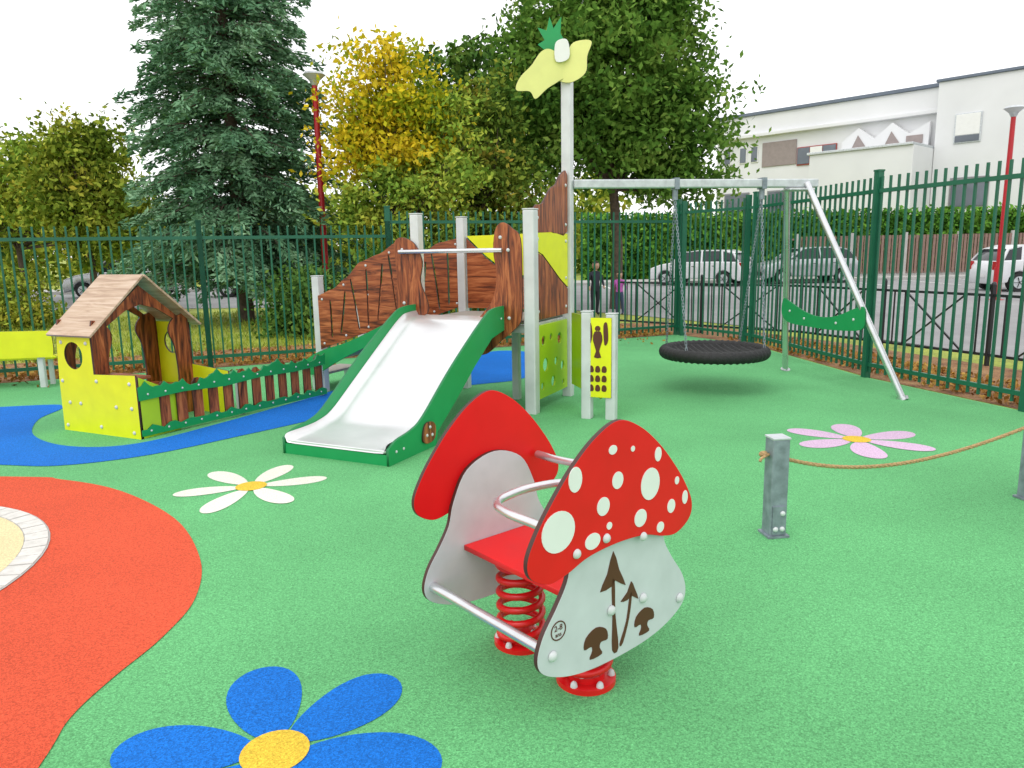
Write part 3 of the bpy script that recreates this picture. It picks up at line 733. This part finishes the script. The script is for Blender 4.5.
# ------------------------------------------------------------------ vegetation
def leafobj(name, C, S, mat, parent=None, dirs=None, asp=.55):
    N = len(C); u = rng.normal(size=(N, 3))
    if dirs is not None: u = dirs+.35*u
    u /= np.linalg.norm(u, axis=1)[:, None]
    w = rng.normal(size=(N, 3)); v = np.cross(u, w); v /= np.linalg.norm(v, axis=1)[:, None]
    S = S[:, None]
    V = np.stack([C-u*S, C+v*S*asp, C+u*S, C-v*S*asp], axis=1).reshape(-1, 3)
    me = bpy.data.meshes.new(name); me.vertices.add(4*N); me.vertices.foreach_set('co', V.ravel().astype(np.float32))
    me.loops.add(4*N); me.loops.foreach_set('vertex_index', np.arange(4*N, dtype=np.int32))
    me.polygons.add(N); me.polygons.foreach_set('loop_start', np.arange(0, 4*N, 4, dtype=np.int32))
    try: me.polygons.foreach_set('loop_total', np.full(N, 4, dtype=np.int32))
    except Exception: pass
    me.update(calc_edges=True); me.validate()
    me.materials.append(mat)
    o = bpy.data.objects.new(name, me); COL.objects.link(o)
    if parent: o.parent = parent
    return o

LM = {}
LM['green'] = leafmat('leaf_green', [(.035, .095, .02), (.085, .19, .03), (.17, .31, .055), (.31, .42, .09)], .25)
LM['dark'] = leafmat('leaf_dark', [(.03, .08, .022), (.07, .155, .035), (.15, .26, .05), (.25, .33, .07)])
LM['olive'] = leafmat('leaf_olive', [(.07, .12, .02), (.16, .24, .03), (.32, .36, .05), (.52, .42, .06)])
LM['yellow'] = leafmat('leaf_yellow', [(.10, .19, .02), (.32, .38, .02), (.80, .60, .03), (.90, .72, .08)], .25)
LM['yg'] = leafmat('leaf_yellowgreen', [(.08, .16, .025), (.18, .30, .04), (.36, .43, .06), (.56, .48, .06)])
LM['rust'] = leafmat('leaf_rust', [(.05, .10, .02), (.11, .19, .03), (.22, .28, .04), (.40, .24, .04)])
LM['needle'] = leafmat('needle_green', [(.045, .11, .06), (.10, .22, .115), (.19, .35, .20), (.34, .51, .32)])
LM['litter'] = leafmat('leaf_litter', [(.16, .06, .02), (.35, .17, .05), (.5, .3, .08), (.45, .4, .1)])
LM['grassb'] = leafmat('grass_blade', [(.13, .20, .03), (.30, .38, .05), (.46, .46, .08)])
LM['hedge'] = leafmat('leaf_hedge', [(.035, .12, .02), (.10, .26, .035), (.22, .42, .06)])

def tree(name, base, lobes, mat, nclump, per, leaf, trunk_r=.14, clump_r=.26, trunk_h=None):
    e = empty(name, (base[0], base[1], 0)); cl = []
    tot = sum(l[3]*l[4]*l[5] for l in lobes)
    for l in lobes:
        n = max(6, int(nclump*l[3]*l[4]*l[5]/tot))
        d = rng.normal(size=(n, 3)); d /= np.linalg.norm(d, axis=1)[:, None]
        r = rng.random(n)**.38*rng.uniform(.78, 1.12, n)
        cl.append(np.array(l[:3])+d*r[:, None]*np.array(l[3:6]))
    cl = np.concatenate(cl)
    cnt = rng.integers(int(per*.4), int(per*1.5), len(cl))
    C = np.repeat(cl, cnt, axis=0); sc = np.repeat(clump_r*rng.uniform(.6, 1.35, len(cl)), cnt)
    C = C+rng.normal(size=C.shape)*sc[:, None]*np.array([1, 1, .6])
    S = leaf*rng.uniform(.6, 1.3, len(C))
    leafobj('foliage', C, S, mat, e)
    b = MB(); zt = trunk_h or (min(l[2]-l[5] for l in lobes)+.8)
    top_ = Vector((lobes[0][0]*.5, lobes[0][1]*.5, zt)); pts = [Vector((0, 0, 0)), Vector((.04, .02, zt*.5)), top_]
    b.cyl(pts[0], pts[1], trunk_r, trunk_r*.8, 14); b.cyl(pts[1], pts[2], trunk_r*.8, trunk_r*.65, 14)
    idx = rng.choice(len(cl), min(46, len(cl)), replace=False)
    for i in idx:
        q = Vector(cl[i]); s0 = top_+Vector((0, 0, random.uniform(-.5, .3)*min(1, zt*.3)))
        mid = s0*.5+q*.5+Vector((random.uniform(-.2, .2), random.uniform(-.2, .2), random.uniform(.0, .35)))
        b.cyl(s0, mid, trunk_r*.34, trunk_r*.18, 6, cap=False); b.cyl(mid, q, trunk_r*.18, trunk_r*.05, 6, cap=False)
    b.obj('trunk_and_limbs', [M['bark']], e)
    return e

def conifer(name, x, y, Ht, Rm):
    e = empty(name, (x, y, 0)); Cs = []; Ds = []
    b = MB(); b.cyl((0, 0, 0), (0, 0, Ht), .2, .02, 14)
    z = 1.15
    while z < min(Ht-.3, 11.0):
        f = max(0, 1-z/Ht)
        R0 = Rm*f**.62*(.85 if z < 1.5 else 1)
        nb = int(8+6*f)
        for k in range(nb):
            a = random.uniform(0, 2*math.pi); L = R0*random.uniform(.66, 1.15); zz = z+random.uniform(-.2, .2)
            ca, sa = math.cos(a), math.sin(a); rise = random.uniform(.08, .26)
            tt = rng.random(int(100*L+40))**.55
            w = (.12+.30*L*(1-tt)*.8)*rng.normal(size=len(tt))*.6
            dz = L*(rise*tt-.40*tt*tt)
            px = ca*L*tt-sa*w; py = sa*L*tt+ca*w
            pz = zz+dz-np.abs(w)*.25+rng.normal(size=len(tt))*.045-rng.random(len(tt))**2*.15
            Cs.append(np.stack([px, py, pz], 1))
            sg = np.sign(w)
            Ds.append(np.stack([ca-sa*sg*.8, sa+ca*sg*.8, -.35+0*w], 1))
            mid = Vector((ca*L*.5, sa*L*.5, zz+L*(rise*.5-.10)))
            if z < 8: b.cyl((0, 0, zz), mid, .03, .018, 5, cap=False); b.cyl(mid, (ca*L*.92, sa*L*.92, zz+L*(rise*.92-.34)), .018, .004, 5, cap=False)
        z += .23
    C = np.concatenate(Cs); D = np.concatenate(Ds); D /= np.linalg.norm(D, axis=1)[:, None]
    leafobj('needles', C, .080*rng.uniform(.6, 1.4, len(C)), LM['needle'], e, D, .30)
    b.obj('trunk_and_limbs', [M['bark']], e)
conifer('cedar_tree', -6.45, 18.2, 13.5, 3.0)

tree('autumn_yellow_tree', (-2.6, 17.2), [(0, 0, 4.6, 1.25, 1.1, 1.5), (-.75, 0, 3.6, .8, .9, .9), (.75, -.1, 3.8, .9, .8, 1.1), (.1, 0, 5.7, .7, .6, .6)], LM['yellow'], 200, 72, .070, .09, .24)
tree('broadleaf_tree', (-2.2, 16.6), [(0, 0, 2.6, 1.1, .8, .95), (.9, 0, 3.0, .9, .8, 1.0), (-.9, 0, 2.3, .8, .8, .8), (1.1, .1, 4.2, .55, .5, .6)], LM['yg'], 140, 70, .065, .07, .2)
tree('broadleaf_tree', (2.8, 19.9), [(-.2, 0, 5.9, 2.5, 2.2, 2.0), (-2.0, 0, 4.6, 1.4, 1.3, 1.5), (-1.9, 0, 6.6, 1.3, 1.2, 1.2), (1.7, 0, 4.7, 1.5, 1.4, 1.5), (.2, -.3, 3.9, 1.9, 1.4, 1.0), (1.6, -.3, 3.2, 1.2, 1.0, .7), (.3, 0, 7.6, 2.1, 1.6, 1.4)], LM['green'], 560, 80, .092, .17, .30)
tree('broadleaf_tree', (-.8, 18.5), [(0, 0, 3.6, 1.2, 1.1, 1.6), (.9, 0, 2.8, 1.0, 1, 1.3), (-.7, 0, 2.4, .9, .9, 1.2), (.4, 0, 5.0, .8, .8, .8)], LM['rust'], 180, 70, .075, .09, .25)
tree('broadleaf_tree', (-1.5, 24), [(0, 0, 5.8, 1.9, 1.6, 2.3), (1.8, 0, 5.0, 1.5, 1.5, 1.8), (-1.9, 0, 4.4, 1.5, 1.5, 1.6)], LM['dark'], 220, 70, .11, .14, .32)
tree('broadleaf_tree', (-16.5, 25.5), [(0, 0, 3.8, 2.2, 2, 1.8), (2.4, 0, 4.3, 1.4, 1.4, 1.7), (3.4, 0, 2.6, 1.6, 1.4, 1.3)], LM['yg'], 260, 75, .10, .13, .34)
tree('broadleaf_tree', (-12.2, 22), [(0, 0, 3.5, 1.5, 1.3, 2.0), (.8, 0, 2.6, 1.3, 1.3, 1.1), (.4, 0, 5.2, .8, .7, .7)], LM['olive'], 200, 75, .09, .12, .28)
tree('broadleaf_tree', (-21.5, 27), [(0, 0, 5.4, 2.4, 2.0, 2.3), (2, 0, 3.2, 1.8, 1.6, 1.5)], LM['dark'], 200, 70, .12, .14, .34)

def bush(name, x, y, rx, ry, rz, mat, n, leaf=.058):
    e = empty(name, (x, y, 0)); k = max(8, n//70)
    d = rng.normal(size=(k, 3)); d /= np.linalg.norm(d, axis=1)[:, None]; d[:, 2] = np.abs(d[:, 2])
    cl = d*(rng.random(k)**.4)[:, None]*np.array([rx, ry, rz])
    C = np.repeat(cl, 50, axis=0)+rng.normal(size=(k*50, 3))*np.array([.17, .17, .14]); C[:, 2] = np.abs(C[:, 2])+.03
    leafobj('foliage', C, leaf*rng.uniform(.6, 1.3, len(C)), mat, e)
    b = MB()
    for i in range(min(16, k)): b.cyl((random.uniform(-.1, .1), random.uniform(-.1, .1), 0), cl[i], .02, .006, 5, cap=False)
    b.obj('stems', [M['bark']], e)
for x, y, rx, ry, rz, mt, n in ((-3.9, 14.6, .9, .7, 1.4, 'dark', 8000), (-2.4, 15.0, .9, .7, 1.8, 'green', 9000), (-1.2, 15.4, .9, .7, 2.0, 'rust', 9000), (.15, 15.9, .95, .7, 2.2, 'dark', 9000), (-11.6, 17.5, 1.0, .9, 1.3, 'olive', 6000), (-15.5, 19.0, 2, 1.2, 2.4, 'yg', 10000)):
    bush('garden_bush', x, y, rx, ry, rz, LM[mt], n)

k = 800; cx = rng.uniform(-55, 7, k); cy = rng.uniform(44, 58, k); cz = rng.random(k)**.8*(3.6+1.4*np.sin(cx*.35)+1.0*np.sin(cx*.9+2))
C = np.repeat(np.stack([cx, cy, cz+.3], 1), 36, axis=0)+rng.normal(size=(k*36, 3))*np.array([.9, .6, .6])
C[:, 2] = np.abs(C[:, 2])
leafobj('distant_trees', C, .28*rng.uniform(.6, 1.3, len(C)), LM['olive'])
n = 36000
C = np.stack([rng.uniform(3.5, 42, n), 36.9+rng.uniform(-.5, .5, n), rng.uniform(.15, 3.2, n)+rng.normal(size=n)*.08], 1)
hobj = leafobj('hedge', C, .13*rng.uniform(.6, 1.4, n), LM['hedge'])
hb = MB(); hb.box((22.7, 37.3, 1.5), (38, .3, 2.9)); hb.obj('hedge_inner_mass', [LM['hedge']], hobj)
n = 9000
s_ = rng.uniform(0, 16, n); o_ = np.abs(rng.normal(size=n))*.9+.05
C = np.stack([FS.x+fdir.x*s_+nrmf.x*o_, FS.y+fdir.y*s_+nrmf.y*o_, .02+rng.random(n)*.03], 1)
s2 = rng.uniform(1.5, 13, 5000)
C2 = np.stack([5.35-(s2-6)*.20+rng.uniform(-.35, .7, 5000)+.1, s2, .02+rng.random(5000)*.03], 1)
ok = np.ones(5000, bool)
for i in range(5000):
    yy = C2[i, 1]; xf = 9
    for (x0, y0), (x1, y1) in zip(right_poly, right_poly[1:]):
        if y1 <= yy <= y0: xf = x0+(x1-x0)*(y0-yy)/(y0-y1)
    ok[i] = C2[i, 0] > xf+.05
n3 = 90
s_ = rng.uniform(2, 16, n3); o_ = -np.abs(rng.normal(size=n3))*.5-.05
C3 = np.stack([FS.x+fdir.x*s_+nrmf.x*o_, FS.y+fdir.y*s_+nrmf.y*o_, .016+rng.random(n3)*.01], 1)
CC = np.concatenate([C, C2[ok], C3])
leafobj('fallen_leaves', CC, .032*rng.uniform(.6, 1.3, len(CC)), LM['litter'], asp=.6)
n = 32000
s_ = rng.uniform(-4, 16, n); o_ = 1.9+rng.random(n)**1.4*9
C = np.stack([FS.x+fdir.x*s_+nrmf.x*o_, FS.y+fdir.y*s_+nrmf.y*o_, .03+rng.random(n)*.03], 1)
C = C[C[:, 0] < 2.0]; D = np.tile(np.array([0, 0, 1.0]), (len(C), 1))
leafobj('grass', C, .055*rng.uniform(.5, 1.3, len(C)), LM['grassb'], None, D, .14)

# ------------------------------------------------------------------ building
E = Vector((.676, -.736, 0)); bz = math.atan2(E.y, E.x)
BD = empty('white_apartment_building', (15.3, 56.6, -.4), bz); BD.scale = (1.25, 1.25, 1.25)
def bb_(nm, x0, x1, y0, y1, z0, z1, mt): boxo(nm, ((x0+x1)/2, (y0+y1)/2, (z0+z1)/2), (x1-x0, y1-y0, z1-z0), M[mt], BD, .02)
bb_('wall_main', 0, 12.0, 0, 10, 0, 8.75, 'render'); bb_('roof_flashing', -.1, 11.98, -.12, 10.1, 8.75, 8.92, 'roofline')
bb_('wall_block', 12.0, 24, -.8, 10, 0, 8.8, 'render'); bb_('block_flashing', 11.9, 24.1, -.9, 10.1, 8.8, 8.93, 'roofline')
bb_('upper_ledge', .0, 11.99, -.35, -.003, 7.55, 7.72, 'render')
bb_('taupe_panel', 2.9, 4.9, -.06, -.003, 5.9, 7.2, 'taupe')
bb_('window_frame', 4.95, 7.1, -.08, -.003, 5.8, 6.75, 'redframe')
for i in range(3): bb_('window_%d' % i, 4.99+i*.70, 5.68+i*.70-.02, -.11, -.083, 5.86, 6.70, 'glass')
bb_('shutter', 5.70, 6.35, -.13, -.112, 6.25, 6.69, 'white')
for i, x in enumerate((.5, 1.5, 2.2)):
    bb_('side_window_frame_%d' % i, x, x+.45, -.06, -.003, 6.2, 7.1, 'white'); bb_('side_window_%d' % i, x+.04, x+.41, -.08, -.063, 6.25, 7.05, 'glass')
for i in range(4):
    x = .6+i*2.7; bb_('low_window_frame_%d' % i, x, x+1.6, -.06, -.003, 3.2, 4.6, 'frame'); bb_('low_window_%d' % i, x+.08, x+1.52, -.085, -.063, 3.28, 4.52, 'glass')
for i, x in enumerate((12.8, 15.9, 19)):
    bb_('block_window_frame_%d' % i, x, x+1.1, -.86, -.803, 6.0, 7.3, 'galv'); bb_('block_shutter_%d' % i, x+.06, x+1.04, -.885, -.863, 6.35, 7.25, 'white'); bb_('block_window_%d' % i, x+.06, x+1.04, -.885, -.863, 6.05, 6.33, 'glass')
    bb_('block_low_frame_%d' % i, x, x+1.6, -.86, -.803, 3.1, 4.5, 'frame'); bb_('block_low_window_%d' % i, x+.08, x+1.52, -.885, -.863, 3.2, 4.4, 'glass')
zz_ = [(7.5, 6.1), (11.6, 6.1), (11.6, 7.2), (10.7, 6.75), (9.9, 7.35), (9.1, 6.7), (8.3, 7.3), (7.5, 6.7)]
plate('saw_tooth_parapet', zz_, (0, -.25, 0), (1, 0, 0), M['render'], .3, M['render'], BD)
for i, x in enumerate((8.0, 9.6)):
    plate('tooth_glass_%d' % i, [(x+.0, 6.3), (x+.75, 6.3), (x+.3, 6.95)], (0, -.42, 0), (1, 0, 0), M['taupe'], .02, M['taupe'], BD)
bb_('tooth_window', 10.6, 11.35, -.45, -.41, 6.25, 6.65, 'taupe')
bb_('lower_wing', 7.2, 11.98, -3.2, -.42, 0, 5.9, 'render'); bb_('lower_wing_flashing', 7.1, 11.97, -3.3, -.43, 5.9, 6.02, 'galv')

mb = MB()
for i in range(0, 190):
    x = 13.5+i*.16; mb.box((x, 35.2, 1.1), (.11, .05, 1.75), 0)
for z in (.35, 1.85): mb.box((28.5, 35.25, z), (31, .05, .08), 0)
for i in range(13): mb.box((13.4+i*2.5, 35.22, 1.1), (.16, .12, 2.0), 1)
mb.box((28.5, 35.3, .2), (31, .15, .35), 1)
mb.obj('slatted_boundary_fence', [M['lattice'], M['concrete']])

# ------------------------------------------------------------------ cars
def car(name, x, y, rz, paintm, L=3.9, Hh=1.46):
    e = empty(name, (x, y, .012), rz); k = L/3.9; hz = Hh/1.46
    def extr(nm, prof, w, mat, taper=None, bv=.06):
        bm = bmesh.new(); A_ = []; B_ = []
        for (px, pz) in prof:
            ww = w/2*(taper(pz) if taper else 1)
            A_.append(bm.verts.new((px*k, -ww, pz*hz))); B_.append(bm.verts.new((px*k, ww, pz*hz)))
        bm.faces.new(A_); bm.faces.new(B_[::-1]); n = len(prof)
        for i in range(n): bm.faces.new((A_[i], B_[i], B_[(i+1) % n], A_[(i+1) % n]))
        bmesh.ops.recalc_face_normals(bm, faces=bm.faces)
        me = bpy.data.meshes.new(nm); bm.to_mesh(me); bm.free(); me.materials.append(mat)
        o = bpy.data.objects.new(nm, me); COL.objects.link(o); o.parent = e
        smooth_shade(me); bevel(o, bv, 4); return o
    def arch(cx, r=.34): return [(cx+r*math.cos(a), .30+r*math.sin(a)) for a in [math.pi-math.pi*i/8 for i in range(9)]]
    body = [(-1.93, .22)]+[(p[0], max(.22, p[1])) for p in arch(-1.22)]+[(p[0], max(.22, p[1])) for p in arch(1.25)]+[(1.88, .22), (1.95, .45), (1.92, .80), (1.78, .98), (1.0, 1.0), (-.85, .98), (-1.45, .88), (-1.85, .74), (-1.96, .52)]
    extr('body', body, 1.72, paintm, bv=.05)
    cab = [(-.98, .96), (-.35, 1.38), (.1, 1.43), (1.1, 1.42), (1.55, 1.30), (1.80, .96)]
    tp = lambda z: 1-.2*max(0, (z-.96))/.47
    extr('glasshouse', cab, 1.60, M['carglass'], tp, .03)
    roof = [(-.42, 1.385), (.1, 1.455), (1.1, 1.455), (1.58, 1.335), (1.5, 1.30), (1.1, 1.40), (.1, 1.41), (-.35, 1.36)]
    extr('roof', roof, 1.34, paintm, None, .01)
    b = MB()
    for sy in (-1, 1):
        for (p, q) in (((-.98, .97), (-.38, 1.40)), ((.32, .97), (.28, 1.43)), ((1.18, .97), (1.1, 1.43)), ((1.80, .97), (1.56, 1.33))):
            b.beam((p[0]*k, sy*.80, p[1]*hz), (q[0]*k, sy*.655, q[1]*hz), .07, .05)
        b.box((-.72*k, sy*.92, 1.0*hz), (.12, .16, .11))
    b.obj('pillars_and_mirrors', [paintm], e)
    b = MB()
    for cx in (-1.22, 1.25):
        for sy in (-1, 1):
            b.cyl((cx*k, sy*.62, .30), (cx*k, sy*.85, .30), .30, n=24, mi=0); b.cyl((cx*k, sy*.85, .30), (cx*k, sy*.862, .30), .19, n=20, mi=1)
            for s5 in range(5):
                a = s5*2*math.pi/5; b.beam((cx*k, sy*.866, .30), (cx*k+.17*math.cos(a), sy*.866, .30+.17*math.sin(a)), .04, .01, 0)
    b.obj('wheels', [M['tyre'], M['galv']], e)
    b = MB()
    for sy in (-1, 1):
        b.box((1.90*k, sy*.68, .82*hz), (.10, .24, .26), 0); b.box((-1.84*k, sy*.62, .66*hz), (.16, .32, .14), 1)
        b.box((.0*k, sy*.862, .80*hz), (.16, .012, .025), 2); b.box((.85*k, sy*.862, .82*hz), (.16, .012, .025), 2)
    b.box((-1.955*k, 0, .42), (.03, .9, .16), 2); b.box((1.955*k, 0, .5), (.02, .5, .11), 1)
    b.obj('lights_and_trim', [M['taillight'], M['headlight'], M['tyre']], e)
car('parked_car', 12.5, 32.0, rad(3), M['carsilver'], 4.0, 1.5)
car('parked_car', 8.0, 31.4, rad(-38), M['carwhite'], 4.0, 1.45)
car('parked_car', 17.4, 24.6, rad(180), M['carwhite'], 4.0, 1.48)
car('parked_car', -9.6, 29.5, rad(10), M['carwhite'], 4.1, 1.45)
car('parked_car', -15.6, 30.5, rad(4), M['carsilver'], 4.1, 1.48)

# ------------------------------------------------------------------ children beyond the fence
def child(name, x, y, rz, Ht, shirt, trouser):
    e = empty(name, (x, y, .006), rz); s = Ht/1.2
    J = {'pel': (0, 0, .62, .085), 'wa': (0, 0, .72, .08), 'ch': (0, .01, .88, .095), 'nk': (0, 0, .985, .035), 'hd': (0, -.01, 1.04, .04),
         'sl': (-.12, 0, .93, .04), 'el': (-.17, 0, .76, .03), 'wl': (-.17, -.05, .62, .022), 'hl': (-.17, -.07, .56, .02),
         'sr': (.12, 0, .93, .04), 'er': (.18, .01, .77, .03), 'wr': (.18, -.06, .64, .022), 'hr': (.18, -.09, .59, .02),
         'pl': (-.06, 0, .57, .065), 'kl': (-.07, -.02, .32, .045), 'al': (-.07, .01, .06, .032), 'fl': (-.08, -.10, .03, .028),
         'pr': (.06, 0, .57, .065), 'kr': (.075, .03, .32, .045), 'ar': (.08, .08, .07, .032), 'fr': (.085, -.02, .03, .028)}
    names = list(J); idx = {n: i for i, n in enumerate(names)}
    ed = [('pel', 'wa'), ('wa', 'ch'), ('ch', 'nk'), ('nk', 'hd'), ('ch', 'sl'), ('sl', 'el'), ('el', 'wl'), ('wl', 'hl'), ('ch', 'sr'), ('sr', 'er'), ('er', 'wr'), ('wr', 'hr'), ('pel', 'pl'), ('pl', 'kl'), ('kl', 'al'), ('al', 'fl'), ('pel', 'pr'), ('pr', 'kr'), ('kr', 'ar'), ('ar', 'fr')]
    me = bpy.data.meshes.new('b'); me.from_pydata([tuple(c*s for c in J[n][:3]) for n in names], [(idx[a], idx[b]) for a, b in ed], [])
    o = bpy.data.objects.new('b', me); COL.objects.link(o)
    o.modifiers.new('s', 'SKIN')
    for i, n in enumerate(names): me.skin_vertices[0].data[i].radius = (J[n][3]*s, J[n][3]*s)
    me.skin_vertices[0].data[0].use_root = True
    o.modifiers.new('u', 'SUBSURF').levels = 2
    dg = bpy.context.evaluated_depsgraph_get(); dg.update(); m2 = bpy.data.meshes.new_from_object(o.evaluated_get(dg)); bpy.data.objects.remove(o)
    m2.materials.clear()
    for mt in (shirt, trouser, M['skin'], M['tyre']): m2.materials.append(mt)
    for p in m2.polygons:
        c = p.center/s; z = c.z; p.use_smooth = True
        p.material_index = 3 if z < .07 else (2 if (z > .985 or (abs(c.x) > .13 and z < .66)) else (1 if z < .64 else 0))
    ob = bpy.data.objects.new('body', m2); COL.objects.link(ob); ob.parent = e
    bm = bmesh.new(); bmesh.ops.create_icosphere(bm, subdivisions=3, radius=.088*s)
    for v in bm.verts: v.co.z *= 1.18; v.co.x *= .9
    bmesh.ops.translate(bm, verts=bm.verts, vec=(0, -.01*s, 1.105*s))
    nose = bmesh.ops.create_icosphere(bm, subdivisions=1, radius=.014*s); bmesh.ops.translate(bm, verts=nose['verts'], vec=(0, -.1*s, 1.095*s))
    mh = bpy.data.meshes.new('head'); bm.to_mesh(mh); bm.free(); mh.materials.append(M['skin']); mh.materials.append(M['hair'])
    for p in mh.polygons:
        p.use_smooth = True; c = p.center/s
        if c.z > 1.15 or c.y > .01: p.material_index = 1
    oh = bpy.data.objects.new('head', mh); COL.objects.link(oh); oh.parent = e
child('child', 2.04, 18.0, rad(20), 1.30, M['clothdark'], M['clothdark'])
child('child', 2.62, 18.0, rad(-25), 1.05, M['clothpink'], M['jeans'])

# ------------------------------------------------------------------ sky, sun, camera
w = bpy.data.worlds.new('World'); scene.world = w; w.use_nodes = True; nt = w.node_tree
bg = nt.nodes['Background']; sky = nt.nodes.new('ShaderNodeTexSky'); sky.sky_type = 'NISHITA'; sky.sun_disc = False
SE, SA = rad(58), rad(215)
sky.sun_elevation = SE; sky.sun_rotation = SA
sc_ = nt.nodes.new('ShaderNodeVectorMath'); sc_.operation = 'SCALE'; sc_.inputs['Scale'].default_value = .09
nt.links.new(sky.outputs[0], sc_.inputs[0])
mx = nt.nodes.new('ShaderNodeMix'); mx.data_type = 'RGBA'; mx.inputs['Factor'].default_value = .92
nt.links.new(sc_.outputs[0], mx.inputs[6]); mx.inputs[7].default_value = (1.55, 1.55, 1.56, 1)
nt.links.new(mx.outputs[2], bg.inputs['Color']); bg.inputs['Strength'].default_value = 1.0
sd = bpy.data.lights.new('sun', 'SUN'); sd.energy = .9; sd.angle = rad(40); sd.color = (1, .97, .93)
so = bpy.data.objects.new('sun', sd); COL.objects.link(so)
dirv = Vector((math.sin(SA)*math.cos(SE), math.cos(SA)*math.cos(SE), math.sin(SE)))
so.rotation_euler = dirv.to_track_quat('Z', 'Y').to_euler(); so.location = dirv*30

cam = bpy.data.cameras.new('Camera'); co = bpy.data.objects.new('Camera', cam); COL.objects.link(co)
cam.sensor_width = 36; cam.lens = 745/1024*36; cam.clip_end = 1000; cam.clip_start = .05
Rm = Matrix.Rotation(rad(90-10.2), 3, 'X')@Matrix.Rotation(rad(-1.0), 3, 'Z')
co.matrix_world = Matrix.Translation((0, 0, 1.6))@Rm.to_4x4()
scene.camera = co
scene.view_settings.view_transform = 'Standard'; scene.view_settings.look = 'None'; scene.view_settings.exposure = 0
